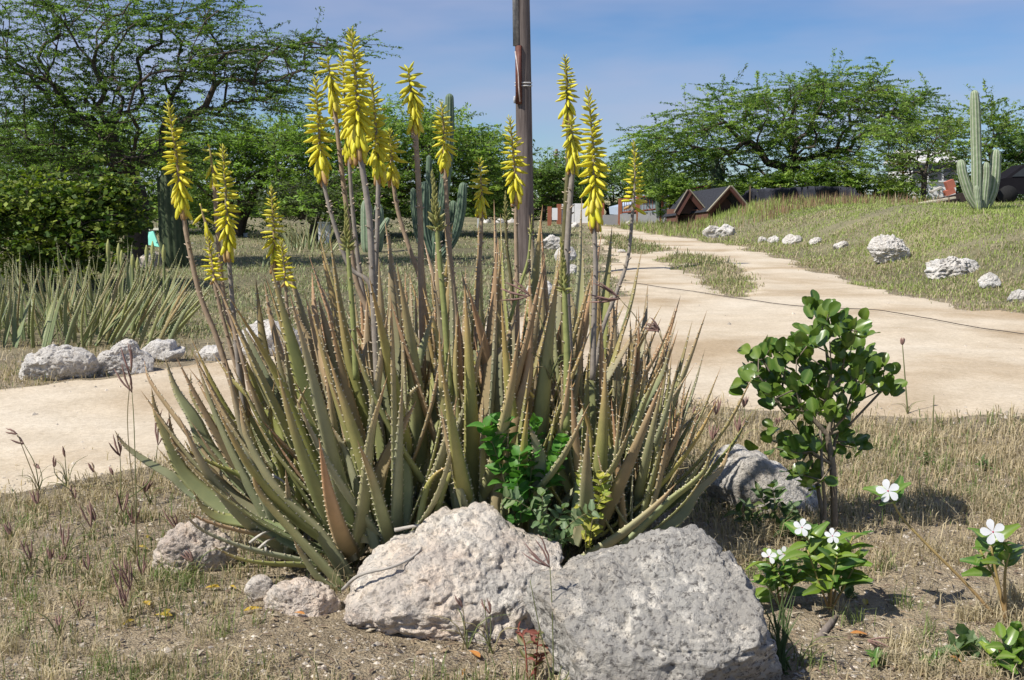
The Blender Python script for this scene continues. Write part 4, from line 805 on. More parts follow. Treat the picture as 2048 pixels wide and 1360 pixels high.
# ------------------------------------------------------------------ gate, wall and rusty fence at the end of the track
g0 = ground(1160, 449); DG = g0[1]; RED = (0.34, 0.125, 0.07)
def upright(name, parent, px, y0, y1, wpx, D, c, mat=M_PAINT, dep=None):
    a, b = at(px, y0, D), at(px, y1, D); a[2] = min(a[2], hz(a[0], D) + 0.0) - 0.05 if y0 > y1 else a[2]
    mb = MB(); mb.box(((a[0] + b[0]) / 2, D, (a[2] + b[2]) / 2), (wpx * D * SC, dep or wpx * D * SC, abs(b[2] - a[2])), None, c); return mb.build(name, mat, parent, False)
gate = thing('white_gate', g0, 'white solid gate panels between reddish posts at the end of the dirt track', 'gate')
for x, y0, y1, w_, d in ((1099,456,413,8,DG - 1.2),(1118,452,408,9,DG),(1205,449,406,6,DG)): upright('gate_post', gate, x, y0, y1, w_, d, RED)
for x0, x1, y0, y1, d in ((1123,1148,446,408,DG),(1148.6,1176,447,407,DG),(1176.6,1203,448,407,DG),(1104,1115,440,416,DG - .6)):
    a, b = at(x0, y0, d), at(x1, y1, d); mb = MB(); mb.box(((a[0] + b[0]) / 2, d, (a[2] + b[2]) / 2), (b[0] - a[0], 0.05, b[2] - a[2]), None, (0.82, 0.82, 0.82)); mb.build('panel', M_PAINT, gate, False)
a, b = at(1117, 450, DG), at(1206, 450, DG); mb = MB(); mb.box(((a[0] + b[0]) / 2, DG, a[2] + 0.02), (b[0] - a[0], 0.14, 0.14), None, (0.5, 0.42, 0.33)); mb.build('sill', M_PAINT, gate, False)
FP = [(1240,446,397),(1276,444,392),(1323,440,386),(1364,430,378),(1418,424,368)]
fence = thing('rusty_fence', ground(1300, 444), 'rusty red rail fence on a low grey block wall beside the white gate', 'fence')
fD = [DG - 0.3, DG - 0.5, DG - 0.8, DG - 1.1, DG - 1.4]
fp = []
for (x, y0, y1), d in zip(FP, fD):
    upright('post', fence, x, y0, y1, 7, d, RED); fp.append((at(x, y0, d), at(x, y1, d)))
for i in range(4):
    (a0, a1), (b0, b1) = fp[i], fp[i + 1]
    for k in (0.95, 0.42):
        p, q = a0 + (a1 - a0) * k, b0 + (b1 - b0) * k; mb = MB(); mb.tube([p, q], 0.035, 6, (0.25, 0.08, 0.05)); mb.build('rail', M_METAL, fence, False)
    for k in range(1, 8):
        f_ = k / 8; p = a0 + (b0 - a0) * f_; q = a1 + (b1 - a1) * f_; mb = MB(); mb.tube([p + (q - p) * 0.42, p + (q - p) * 0.95], 0.012, 4, (0.25, 0.08, 0.05)); mb.build('bar', M_METAL, fence, False)
    p, q = a0 + (a1 - a0) * 0.16, b0 + (b1 - b0) * 0.16; L_ = np.linalg.norm((q - p)[:2]); mb = MB(); mb.box((p + q) / 2 - np.array([0, 0, 0.1]), (L_, 0.14, 0.55), rotz(math.atan2(q[1] - p[1], q[0] - p[0])), (0.32, 0.32, 0.33)); mb.build('low_wall', M_PAINT, fence, False)
a, b = at(1208, 448, DG), at(1238, 447, DG - .4); mb = MB(); mb.box((a + b) / 2 + np.array([0, 0, 0.1]), (np.linalg.norm(b - a), 0.14, 0.5), None, (0.32, 0.32, 0.33)); mb.build('low_wall', M_PAINT, fence, False)
# pale car half hidden behind the fence
c0 = at(1300, 424, DG + 3); c0[2] = hz(c0[0], DG + 3); car = thing('parked_car', c0, 'pale blue parked car almost hidden behind the rusty fence and thin shrub', 'car')
def car_mesh(parent, c0, s, body, yaw=0.0):
    R = rotz(yaw); prof = np.array([(-2.0, .35), (-2.05, .75), (-1.35, .92), (-.75, 1.38), (.75, 1.42), (1.3, 1.0), (2.0, .85), (2.05, .35)]) * s
    V = np.concatenate([np.stack([prof[:, 0], np.full(8, sg * 0.8 * s), prof[:, 1]], -1) for sg in (-1, 1)]) * 1.0
    k = V[:, 2] > 1.2 * s; V[k, 1] *= 0.82; V = V @ R.T + c0
    Q = [[i, i + 1, i + 9, i + 8] for i in range(7)] + [[7, 0, 8, 15]]; Q2 = [[0, 1, 6, 7], [1, 2, 5, 6], [2, 3, 4, 5]]; Q += Q2 + [[q + 8 for q in f[::-1]] for f in Q2]
    mb = MB(); mb.add(V, Q, None, body); mb.build('body', M_GLOSSP, parent, False)
    for sx in (-1.25, 1.25):
        for sg in (-1, 1):
            c = np.array([sx * s, sg * 0.72 * s, 0.33 * s]) @ R.T + c0; ax = np.array([0, sg, 0]) @ R.T; mb = MB(); mb.tube([c - ax * .1 * s, c + ax * .1 * s], .33 * s, 14, (0.02, 0.02, 0.02)); mb.build('wheel', M_WOODY, parent)
    for sg in (-1, 1):
        mb = MB(); V = np.array([(-1.15, sg * .81, .96), (-.7, sg * .72, 1.3), (.68, sg * .72, 1.33), (1.1, sg * .81, 1.0)]) * s; V2 = V - np.array([0, sg * .05 * s, 0]); mb.add(np.concatenate([V, V2]) @ R.T + c0 + np.array([0, sg * .012, 0]), [[0, 1, 2, 3], [7, 6, 5, 4], [0, 4, 5, 1], [1, 5, 6, 2], [2, 6, 7, 3]], None, (0.03, 0.035, 0.04)); mb.build('side_window', M_GLOSSP, parent, False)
M_GLOSSP = simple('car_paint', 0.25, 0.5, 1.0, 0.95, 1.03)
car_mesh(car, c0, 0.8, (0.50, 0.58, 0.70), 0.25)

# ------------------------------------------------------------------ two small gabled roofs
def gable(label, apex, half_l, half_r, basey, D, seed):
    """little gabled hut seen end on: apex pixel, how far the slopes run left and right, eave pixel row"""
    a = at(apex[0], apex[1], D); l = at(apex[0] - half_l, basey, D); r_ = at(apex[0] + half_r, basey, D); Ln = 1.7
    R = rotz(-0.35); b = np.array([a[0], D, hz(a[0], D)]); t = thing('gabled_kennel', b, label, 'kennel')
    h = a[2] - l[2]; wl, wr = a[0] - l[0], r_[0] - a[0]; back = np.array([-1.35, 1.5, -0.22]) if seed == 2 else np.array([0.25, 1.1, -0.05])
    def slab(name, p, q, th, off, c, mat, f0=0.0, f1=1.0):
        n = unit(np.cross(q - p, back)); n = n if n[2] > 0 else -n
        p, q = p + n * off, q + n * off; V = [p + back * f0, q + back * f0, q + back * f1, p + back * f1]; V = np.array(V + [v - n * th for v in V])
        mb = MB(); mb.add(V, [[0, 1, 2, 3], [7, 6, 5, 4], [0, 4, 5, 1], [1, 5, 6, 2], [2, 6, 7, 3], [3, 7, 4, 0]], None, c); return mb.build(name, mat, t, False)
    slab('roof_slope', a, l, 0.04, 0.04, (0.035, 0.037, 0.045), M_DARKCLOTH); slab('roof_slope', a, r_, 0.04, 0.045, (0.035, 0.037, 0.045), M_DARKCLOTH)
    fr = np.array([-.01, -.03, 0])
    for nm, e in (('barge_board', l), ('barge_board', r_)):
        slab(nm, a + fr * 3, e + fr * 3, 0.035, 0.06, (0.30, 0.27, 0.20), M_PAINT, 0.0, 0.03); slab('gable_board', a + fr, e + fr, 0.17, 0.02, (0.085, 0.034, 0.024), M_PAINT, 0.0, 0.025)
    mb = MB(); V = np.array([a, l + (a - l) * .05, r_ + (a - r_) * .05]) + back * .25 - np.array([0, 0, .05]); V = np.concatenate([V, V + back * 0.03]); mb.add(V, [[0, 1, 4, 3], [1, 2, 5, 4], [2, 0, 3, 5]], [[0, 2, 1], [3, 4, 5]], (0.07, 0.035, 0.028)); mb.build('end_wall', M_PAINT, t, False)
    for s_, e in ((-1, l), (1, r_)):
        p = e + (a - e) * .1; z0 = hz(p[0], D) - .1; zt = max(p[2], z0 + .15); mb = MB(); c = p + back * .5; mb.box((c[0], c[1], (z0 + zt) / 2), (0.06, np.linalg.norm(back[:2]) * .9, zt - z0), rotz(-math.atan2(back[0], back[1])), (0.14, 0.07, 0.05)); mb.build('side_wall', M_PAINT, t, False)
    return t
DK = min(37.0, DG - 3.6)
gable('left small gabled kennel roof with dark slopes and pale trim', (1378, 380), 27, 38, 426, DK, 1)
gable('right small gabled kennel roof with taller dark gable and pale trim', (1464, 373), 46, 42, 424, DK - 0.3, 2)
# tan sheet sagging in the valley between the two roofs
n_ = 9; X0, X1 = at(1394, 404, DK + .2), at(1440, 412, DK + .2); mb = MB(); V = []
for i in range(n_):
    for j in range(5):
        u, v = i / (n_ - 1), j / 4; p = at(1396 + 36 * u + 4 * v, 402 + 6 * u - 2 * v + 18 * (0.5 - abs(u - .45)) * (1 - v), DK + 0.05 + v * 0.9); V.append(p)
V = np.array(V); idx_ = np.arange(n_ * 5).reshape(n_, 5); Q = np.stack([idx_[:-1, :-1], idx_[1:, :-1], idx_[1:, 1:], idx_[:-1, 1:]], -1).reshape(-1, 4)
mb.add(np.concatenate([V, V - np.array([0, 0, .02])]), np.concatenate([Q, Q[:, ::-1] + n_ * 5]), None, (0.45, 0.33, 0.20)); tag(mb.build('tan_sheet', M_WOODY), 'tan sheet lying in the valley between the two gabled roofs', 'sheet')

# black netting along the top of the bank
mb = MB(); nx, nzv = 60, 6; V = []
for i in range(nx):
    x = 1482 + (1728 - 1482) * i / (nx - 1); D = 37.6 + 0.5 * math.sin(i * 0.3)
    tp = np.interp(x, [1482, 1500, 1560, 1640, 1700, 1728], [392, 378, 376, 372, 374, 392]) + 0.8 * math.sin(i * 0.9); p1 = at(x, tp, D); z0 = hz(p1[0], D) - .1
    for j in range(nzv):
        k = j / (nzv - 1); V.append([p1[0] + 0.03 * math.sin(i * 2.1 + j), D + 0.10 * math.sin(i * 1.3 + j * 0.8) + .12 * (1 - k), z0 + (p1[2] - z0) * k])
V = np.array(V); idx_ = np.arange(nx * nzv).reshape(nx, nzv); Q = np.stack([idx_[:-1, :-1], idx_[1:, :-1], idx_[1:, 1:], idx_[:-1, 1:]], -1).reshape(-1, 4)
V2 = V + np.array([0, 0.05, 0]); mb.add(np.concatenate([V, V2]), np.concatenate([Q, Q[:, ::-1] + len(V), np.stack([idx_[:-1, -1], idx_[1:, -1], idx_[1:, -1] + len(V), idx_[:-1, -1] + len(V)], -1)]), None, (0.035, 0.037, 0.048))
net = thing('netting_fence', (V[:, 0].mean(), 37.7, V[:, 2].min()), 'low black netting fence sagging along the top of the bank', 'fence'); mb.build('netting', M_DARKCLOTH, net)
for x in (1500, 1560, 1640, 1700): upright('stake', net, x, 404, 372, 2.2, 37.85, (0.2, 0.15, 0.1), M_WOODY)
# broken boards left of the cactus
D = 31.5
def plank(label, p0, p1, th, dep, c, name='loose_plank', cat='plank', D=D, group=None):
    a, b = at(p0[0], p0[1], D), at(p1[0], p1[1], D); d = b - a; L_ = np.linalg.norm(d); ang = math.atan2(d[2], d[0]); R = np.array([[math.cos(ang), 0, -math.sin(ang)], [0, 1, 0], [math.sin(ang), 0, math.cos(ang)]])
    mb = MB(); mb.box((a + b) / 2, (L_, dep, th), R, c); return tag(mb.build(name, M_PAINT, None, False), label, cat, group)
plank('long pale plank leaning low in the grass beside the tall cactus', (1836, 408), (1905, 395), .05, .5, (0.50, 0.46, 0.34))
plank('pale short plank end poking out of the scrub above the long plank', (1862, 384), (1882, 374), .05, .2, (0.45, 0.42, 0.36))
plank('dark board propped under the long pale plank', (1868, 410), (1930, 396), .34, .10, (0.05, 0.035, 0.03), D=31.9)
plank('upper red painted block beside the cactus', (1892, 372), (1907, 366), .24, .2, (0.42, 0.14, 0.09), 'red_block', 'block')
plank('lower red painted block lying under the upper one', (1890, 387), (1907, 381), .15, .25, (0.42, 0.14, 0.09), 'red_block', 'block')
c0 = at(2075, 405, 33); c0[2] = hz(c0[0], 33); dc = thing('dark_vehicle', c0, 'dark vehicle standing in deep shade beyond the tall cactus', 'vehicle'); M_GLOSSP, _keep = M_SHADE, M_GLOSSP; car_mesh(dc, c0, 0.85, (0.012, 0.011, 0.014), -0.15); M_GLOSSP = _keep  # body colour kept near black and matte to carry the shade
p = at(2018, 368, 32); mb = MB(); mb.box((c0[0] - 1.68, 32.3, c0[2] + .72), (.10, .08, .14), None, (0.75, 0.78, 0.8)); mb.build('lamp', M_GLOSSP, dc, False)
# pale house behind the right-hand trees
D = 62; b = at(1860, 400, D); b[2] = hz(b[0], D); hs = thing('pale_house', b, 'pale house barely showing through the branches behind the airy thorn tree', 'house')
a, c = at(1822, 395, D), at(1915, 318, D); mb = MB(); mb.box(((a[0] + c[0]) / 2, D + 2, (b[2] + c[2]) / 2 - .2), (c[0] - a[0], 4, c[2] - b[2]), None, (0.75, 0.74, 0.72)); mb.build('wall', M_PAINT, hs, False)
mb = MB(); x0, x1, z0 = a[0] - .3, c[0] + .3, c[2] - .2; V = [(x0, D - .3, z0), (x1, D - .3, z0), (x1, D + 4.3, z0), (x0, D + 4.3, z0), (x0, D + 2, z0 + .8), (x1, D + 2, z0 + .8)]; mb.add(V, [[0, 1, 5, 4], [2, 3, 4, 5], [1, 0, 3, 2]], [[0, 4, 3], [1, 2, 5]], (0.62, 0.60, 0.58)); mb.build('roof', M_PAINT, hs, False)
for x in (1838, 1870, 1900):
    p = at(x, 345, D - .02); mb = MB(); mb.box(p, (.7, .08, .9), None, (0.06, 0.06, 0.07)); w_ = mb.build('window', M_GLOSSP, hs, False); mb = MB(); mb.box(p - np.array([0, .03, .5]), (.85, .14, .08), None, (0.7, 0.7, 0.68)); mb.build('sill', M_PAINT, w_, False)
tree('orange flowering shrub glimpsed behind the airy thorn tree', [(1806, 405), (1806, 380), (1806, 360)], 45, [(1806, 330, 14, 22, 14)], .5, 4, .3, 26, .12, [(0.75, 0.32, 0.03), (0.7, 0.4, 0.04), G_MID], 133, .05, .01, name='flowering_shrub', cat='shrub', twigs=False)

# mint shelter and white things under the left trees
D = 24.0; b = at(300, 500, D); b[2] = hz(b[0], D); sh = thing('mint_shelter', b, 'mint green shelter sheet on a cream frame glimpsed between the shaded trunks', 'shelter')
def slabpx(name, parent, pts, D, th, c, mat=M_PAINT):
    V = np.array([at(x, y, D + dz) for x, y, dz in pts]); n = len(V); V = np.concatenate([V, V + np.array([0, th, 0])]); mb = MB()
    mb.add(V, [[i, (i + 1) % n, (i + 1) % n + n, i + n] for i in range(n)] + ([[0, 3, 2, 1], [4, 5, 6, 7]] if n == 4 else []), [[0, 2, 1], [3, 4, 5]] if n == 3 else None, c); return mb.build(name, mat, parent, False)
slabpx('mint_sheet', sh, [(289,488,0),(318,494,0),(306,462,.5),(297,464,.5)], D, .06, (0.22, 0.62, 0.47)); slabpx('mint_sheet', sh, [(272,484,.3),(284,486,.3),(286,470,.3),(276,468,.3)], D, .06, (0.22, 0.62, 0.47))
upright('frame_post', sh, 321, 500, 455, 3, D, (0.78, 0.76, 0.60)); upright('frame_post', sh, 276, 500, 456, 2.5, D + .4, (0.35, 0.33, 0.26))
a, c = at(290, 459, D), at(323, 457, D); mb = MB(); mb.box((a + c) / 2, (c[0] - a[0], .05, .05), None, (0.78, 0.76, 0.60)); mb.build('frame_beam', M_PAINT, sh, False)
for lb, x, y0, y1, w_, d in (('white concrete block standing behind the spiky tussock', 650, 492, 446, 22, 26), ('small white post far under the dark left trees', 492, 487, 468, 7, 30), ('low white box beside the shaded cactus trunk', 389, 498, 488, 10, 26), ('thin white marker post right of the candelabra cactus', 956, 447, 432, 2.5, 40), ('slim white peg far under the dark left trees', 476, 486, 464, 2.5, 30)):
    a = at(x, y0, d); z0 = hz(a[0], d) - .05; z1 = at(x, y1, d)[2]; w2 = w_ * d * SC; mb = MB(); mb.box((a[0], d, (z0 + z1) / 2), (w2, w2 * .8, z1 - z0), None, (0.66, 0.68, 0.70)); mb.box((a[0], d, z1 + .012), (w2 * 1.12, w2 * .9, .03), None, (0.72, 0.73, 0.74)); tag(mb.build('white_post', M_PAINT, None, False), lb, 'post')

# thin cable across the track
cp = [ground(x, y) for x, y in ((1120,560),(1235,570),(1340,580),(1420,592),(1520,605),(1600,617),(1680,620),(1760,623),(1850,638),(1950,656),(2048,672),(2250,712))]
S = spline(np.array(cp), 120); rs = road_sdf(S[:, :2]); S[:, 2] = height(S[:, :2], rs) + np.clip(rs * .1, -.01, .012) + 0.012
mb = MB(); mb.tube(S, 0.0042, 5, (0.10, 0.085, 0.07)); tag(mb.build('thin_cable', M_WOODY), 'thin dark cable lying right across the sandy track', 'cable')
# ------------------------------------------------------------------ leafy plants in front
def leaf_mesh(name, wid, c0, c1, mat, pw=0.5, fold=0.12, curl=0.12, tipw=0.06, seg=5, rnd=False):
    """a leaf of length 1 along +Y, folded along its midrib and given a little thickness"""
    s = np.linspace(0, 1, seg + 1); w = wid * 0.5 * np.maximum(np.sin(math.pi * s ** pw) ** 0.8, 0) ; w[0], w[-1] = 0.02, tipw * wid
    if rnd: w = wid * 0.5 * np.sqrt(np.maximum(1 - (2 * s - 1) ** 2, 0)) ** 0.9; w[0] = 0.03; w[-1] = 0.10 * wid
    V = []; C = []
    for k in (-1, -0.5, 0, 0.5, 1):
        V.append(np.stack([k * w, s, fold * wid * abs(k) * np.sin(math.pi * s) - curl * s ** 2], -1)); C.append(np.array(c0)[None] * (1 - s[:, None] * 0.0) * (1.0 if k else 0.0) + (np.array(c1)[None] if k == 0 else 0))
    V = np.stack(V, 1).reshape(-1, 3); C = np.stack(C, 1).reshape(-1, 3); n = 5; i = np.arange(seg)[:, None] * n; j = np.arange(4)[None]
    Q = np.stack([i + j, i + j + 1, i + n + j + 1, i + n + j], -1).reshape(-1, 4)
    return mk_mesh(name, V, [Q], mat, C, True)
LF_BUSH = [leaf_mesh('round_leaf', 0.72 + 0.06 * i, (0.085 + .025 * i, 0.165 + .022 * i, 0.03), (0.18, 0.26, 0.06), M_GLOSSY, 0.72, 0.20, -0.12 + .14 * i, 0.3, 7, True) for i in range(3)]
LF_PERI = [leaf_mesh('oval_leaf', 0.44, (0.09 + .05 * i, 0.20 + .04 * i, 0.035), (0.24, 0.32, 0.10), M_GLOSSY, 0.7, 0.2, 0.1 + .1 * i, 0.15) for i in range(3)]
LF_VINE = [leaf_mesh('heart_leaf', 0.86, (0.085 + .02 * i, 0.24 + .02 * i, 0.04), (0.14, 0.32, 0.07), M_WEED, 0.5, 0.18, 0.1 + .06 * i, 0.06) for i in range(2)]
LF_YEL = [leaf_mesh('yellowing_leaf', 0.7, (0.48, 0.47, 0.08), (0.55, 0.52, 0.15), M_WEED, 0.62, 0.2, 0.2, 0.2), leaf_mesh('yellowing_leaf', 0.7, (0.36, 0.44, 0.09), (0.5, 0.5, 0.15), M_WEED, 0.62, 0.2, 0.1, 0.2)]
LF_GREY = [leaf_mesh('leaflet', 0.58, (0.17, 0.25, 0.12), (0.24, 0.32, 0.17), M_WEED, 0.68, 0.12, 0.08, 0.25)]
LF_DARK = [leaf_mesh('weed_leaf', 0.5, (0.07, 0.12, 0.035), (0.12, 0.17, 0.06), M_WEED, 0.65, 0.2, 0.15, 0.15), leaf_mesh('weed_leaf', 0.5, (0.12, 0.17, 0.06), (0.2, 0.24, 0.1), M_WEED, 0.65, 0.2, 0.25, 0.15)]
LF_RED = [leaf_mesh('red_leaf', 0.42, (0.30, 0.10, 0.08), (0.4, 0.14, 0.12), M_WEED, 0.65, 0.2, 0.15, 0.1), leaf_mesh('red_leaf', 0.42, (0.15, 0.17, 0.06), (0.3, 0.2, 0.1), M_WEED, 0.65, 0.2, 0.15, 0.1)]

# green sapling
rg = np.random.default_rng(55); sb = ground(1672, 1072); D = sb[1]
sap = thing('green_sapling', sb, 'young sapling with round glossy green leaves beside the white periwinkles', 'sapling')
BL = [(1650,690,70,45,11),(1655,640,30,28,6),(1600,700,40,30,6),(1545,735,40,45,9),(1520,765,30,18,5),(1700,665,35,20,5),(1730,720,60,40,9),(1770,765,35,20,6),(1700,760,60,35,8),(1600,775,60,35,9),(1645,770,50,40,8),(1560,800,40,20,4),(1640,835,60,35,8),(1690,830,30,30,4),(1565,895,32,24,6),(1690,893,30,18,4),(1625,885,35,25,5),(1615,950,35,28,7)]
A = blobs_pts(BL, D, 0.20, rg)
X, par, ln = grow([sb - np.array([0, 0, .04]), at(1668, 1000, D), at(1665, 930, D), at(1655, 870, D)], A, kappa=0.5, rg=rg)
mb = MB(); branch_mesh(mb, X, par, 0.0022, 0.011, (0.23, 0.19, 0.14), 6, 2.6)
mb.tube(spline([sb + np.array([-.03, .02, -.03]), at(1640, 1000, D + .04), at(1625, 930, D + .04), at(1618, 900, D + .02)], 10), np.linspace(.008, .005, 10), 6, (0.25, 0.21, 0.16)); mb.tube(spline([sb + np.array([-.05, -.02, -.03]), at(1650, 1020, D - .03), at(1645, 950, D - .03), at(1640, 850, D)], 10), np.linspace(.007, .004, 10), 6, (0.25, 0.21, 0.16))
mb.build('trunk', M_BARK, sap, True, sb)
k = 0
for a, i in ln:
    o = unit(X[i] - X[par[i]]); c = A[a]
    for q in range(4):
        d = unit(o * 0.5 + rg.normal(size=3) * np.array([.8, .8, .35]) + np.array([0, 0, .55])); nrm = unit(np.array([-.35, -.45, .8]) + rg.normal(size=3) * 0.45); nrm = unit(nrm - (nrm @ d) * d)
        place('leaf', LF_BUSH[rg.integers(0, 3)], sap, c + rg.normal(size=3) * 0.016, d, nrm, rg.uniform(0.037, 0.056)); k += 1

# periwinkles
pet = MB(); s = np.linspace(0, 1, 6); w = 0.32 * np.sin(math.pi * np.clip(s, .02, 1) ** 1.5 * 0.93) ** 0.7 + 0.03
V = np.stack([np.stack([kx * w + 0.10 * s * s, s, 0.05 * s + 0.10 * kx * kx * s * (1 - s) - 0.06 * s ** 2], -1) for kx in (-1, 0, 1)], 1).reshape(-1, 3); i = np.arange(5)[:, None] * 3; j = np.arange(2)[None]
PETAL = mk_mesh('petal', V, [np.stack([i + j, i + j + 1, i + j + 4, i + j + 3], -1).reshape(-1, 4)], M_PETAL, np.full((len(V), 3), 0.86))
e_ = MB(); e_.tube([[0, 0, -.25], [0, 0, -.02], [0, 0, .025]], [.035, .06, .045], 8, np.array([[.35, .4, .15], [.62, .03, .10], [.62, .03, .10]])); EYE = e_.mesh('eye', M_PETAL)
def peri_flower(parent, p, face, R=0.036, npet=5, roll=0.0):
    fc = unit(face); up = unit(np.cross(fc, [0.2, 0.1, 1.0])); f = place('flower', EYE, parent, p, up, fc, R * 1.18)
    X_ = np.cross(up, fc)
    for k in range(npet):
        a = roll + k * 2 * math.pi / 5; d = up * math.cos(a) + X_ * math.sin(a); 
        o = bpy.data.objects.new('petal', PETAL); COL.objects.link(o); o.parent = f
        # local frame of the flower: +Y is up, +Z is the face
        o.matrix_local = Matrix.Rotation(-a, 4, 'Z') @ Matrix.Diagonal((0.62, 0.62, 0.62, 1)) @ Matrix.Translation((0, 0.06, 0.02)); ORG[o.name] = p
    return f
def leafy_stem(t, S, leaves_, n, ln_, rg, name='leaf', start=0.15, lift=0.35, pairs=True):
    m = len(S); tang = unit(np.gradient(S, axis=0))
    for k in range(n):
        f = start + (1 - start) * (k + 0.5) / n; i = min(int(f * (m - 1)), m - 2); p = S[i] + (S[i + 1] - S[i]) * (f * (m - 1) - i); a = rg.uniform(0, 3.14)
        for sgn in ((1, -1) if pairs else (1,)):
            side = np.cross(tang[i], [math.cos(a), math.sin(a), .2]); side = unit(side) * sgn; d = unit(side + tang[i] * 0.35 + np.array([0, 0, lift * rg.uniform(.2, 1.4)])); nr = unit(np.array([-.3, -.35, .9]) + rg.normal(size=3) * .25); nr = unit(nr - (nr @ d) * d)
            place(name, leaves_[rg.integers(0, len(leaves_))], t, p, d, nr, ln_ * rg.uniform(.7, 1.2))
def periwinkle(label, base, stems, flowers, seed, nl=5, ln_=0.066, stemc=(0.30, 0.20, 0.10), rad=.0035):
    rg = np.random.default_rng(seed); b = ground(*base); D = b[1]; t = thing('periwinkle_plant', b, label, 'flower')
    for pts in stems:
        S = spline([b] + [at(p[0], p[1], D + (p[2] if len(p) > 2 else 0)) for p in pts], 16); mb = MB(); mb.tube(S, np.linspace(rad, rad * .55, 16), 6, np.linspace(0, 1, 16)[:, None] * np.array([[.05, .10, .0]]) + np.array([stemc])); mb.build('stem', M_WOODY, t, True, b)
        leafy_stem(t, S, LF_PERI, nl, ln_, rg, start=pts[0][3] if len(pts[0]) > 3 else .35)
    for (x, y, dz, fx, fz, R, npet) in flowers:
        peri_flower(t, at(x, y, D + dz), (fx, -1, fz), R, npet, rg.uniform(-.3, .3))
    return t
periwinkle('white periwinkle with two narrow-petalled flowers against the grey boulder', (1560,1215), [[(1552,1160,0,.3),(1540,1120,0)], [(1570,1160,0,.3),(1566,1118,0)], [(1585,1170,.02,.2),(1592,1150,.02)], [(1540,1180,-.02,.2),(1530,1165,-.02)]], [(1538,1113,-.03,-.1,.5,.026,4), (1568,1108,-.01,.2,.5,.026,5)], 201, 5, .064)
periwinkle('bushy leafy periwinkle with two white flowers at the foot of the sapling', (1660,1225), [[(1650,1150,0,.4),(1606,1062,0)], [(1660,1150,0,.4),(1668,1080,0)], [(1680,1150,0,.35),(1705,1075,.05)], [(1690,1170,-.03,.3),(1720,1110,-.03)], [(1640,1170,-.04,.3),(1615,1100,-.04)], [(1665,1160,-.06,.3),(1675,1110,-.06)]], [(1604,1055,-.03,-.05,.45,.030,5), (1665,1072,-.04,.05,.6,.027,5)], 202, 6, .070)
periwinkle('single white periwinkle on a long bare stem leaning away from its root', (1992,1235), [[(1930,1165,0,.86),(1850,1085,0),(1800,1030,0),(1782,990,0)]], [(1776,982,-.03,-.1,.35,.038,5)], 203, 3, .070, (0.42, 0.27, 0.13), .0045)
periwinkle('periwinkle with one large white flower over dark green leaves beside the shadow', (2012,1245), [[(2000,1180,0,.62),(1985,1110,0),(1984,1075,0)], [(1995,1170,.03,.6),(1960,1100,.03)], [(2010,1150,-.02,.55),(2020,1100,-.02)]], [(1986,1064,-.05,.0,.4,.041,5)], 204, 3, .075, (0.36, 0.23, 0.11), .0045)
def weed(label, name, base, tips, leaves_, nl, ln_, seed, cat='weed', group=None, stemc=(0.22, 0.2, 0.1), rad=.0022, pairs=True, start=.2, D=None):
    rg = np.random.default_rng(seed); b = ground(*base); D0 = D or b[1]
    if D: b = at(base[0], base[1], D); b[2] = hz(b[0], D)
    t = thing(name, b, label, cat, group)
    for pts in tips:
        pts = pts if isinstance(pts, list) else [pts]
        S = spline([b + np.append(rg.normal(size=2) * .01, 0)] + [at(p[0], p[1], D0 + (p[2] if len(p) > 2 else rg.uniform(-.04, .04))) for p in pts], 12); mb = MB(); mb.tube(S, np.linspace(rad, rad * .5, 12), 5, stemc); mb.build('stem', M_WOODY, t, True, b); leafy_stem(t, S, leaves_, nl, ln_, rg, start=start, pairs=pairs)
    return t
weed('leafy green plant at the bottom of the long-stemmed periwinkle', 'leafy_weed', (2025,1345), [[(2000,1270)], [(2030,1250)], [(2050,1290)], [(1990,1310)]], LF_PERI, 4, .06, 301)
weed('low grey-green broad weed on the bare soil near the leaning stem', 'broad_weed', (1925,1320), [[(1905,1285)], [(1945,1280)], [(1960,1310)], [(1930,1270)]], LF_GREY, 3, .05, 302)
weed('red-tinged weed with small berries in front of the grey boulder', 'red_weed', (1400,1352), [[(1385,1320),(1352,1275)], [(1410,1330),(1420,1295)], [(1370,1340),(1335,1330)]], LF_RED, 4, .036, 303, stemc=(0.4, 0.06, 0.07), D=2.22)
weed('rusty-leaved weed against the dark foot of the grey boulder', 'rusty_weed', (1065,1330), [[(1050,1290),(1035,1255)], [(1075,1290),(1078,1262)], [(1085,1310)]], LF_RED, 4, .034, 304, stemc=(0.3, 0.1, 0.07), D=2.32)
vd = 2.90
weed('bright green heart-leaved vine climbing through the aloe leaves', 'green_vine', (1050,1085), [[(1020,1000,-.06),(990,900,-.08),(968,850,-.08)], [(1040,980,-.06),(1010,880,-.06),(1010,840,-.06)], [(1060,980,-.06),(1065,900,-.06),(1072,840,-.04)], [(1080,1000,-.06),(1110,930,-.06),(1125,880,-.06)], [(1040,1010,-.1),(1035,960,-.1),(1040,905,-.1)]], LF_VINE, 12, .046, 305, 'vine', D=3.0, rad=.0018)
weed('yellowing leaves of a creeper low among the right aloe leaves', 'yellow_creeper', (1180,1085), [[(1170,1020,-.05),(1165,950,-.06)], [(1195,1010,-.05),(1205,950,-.06)], [(1185,1040,-.08),(1210,985,-.08)]], LF_YEL, 6, .036, 306, 'vine', D=2.95)
weed('grey-green pinnate shrublet between boulder and aloe', 'pinnate_weed', (1095,1125), [[(1085,1050,-.08),(1085,985,-.08)], [(1100,1070,-.1),(1075,1040,-.12)], [(1120,1080,-.08),(1150,1040,-.1),(1190,1020,-.1)], [(1100,1060,-.08),(1040,1005,-.1),(1010,995,-.1)], [(1110,1090,-.1),(1140,1075,-.1)], [(1105,1070,-.06),(1130,1010,-.06)]], LF_GREY, 8, .033, 307, D=2.88, rad=.0018)
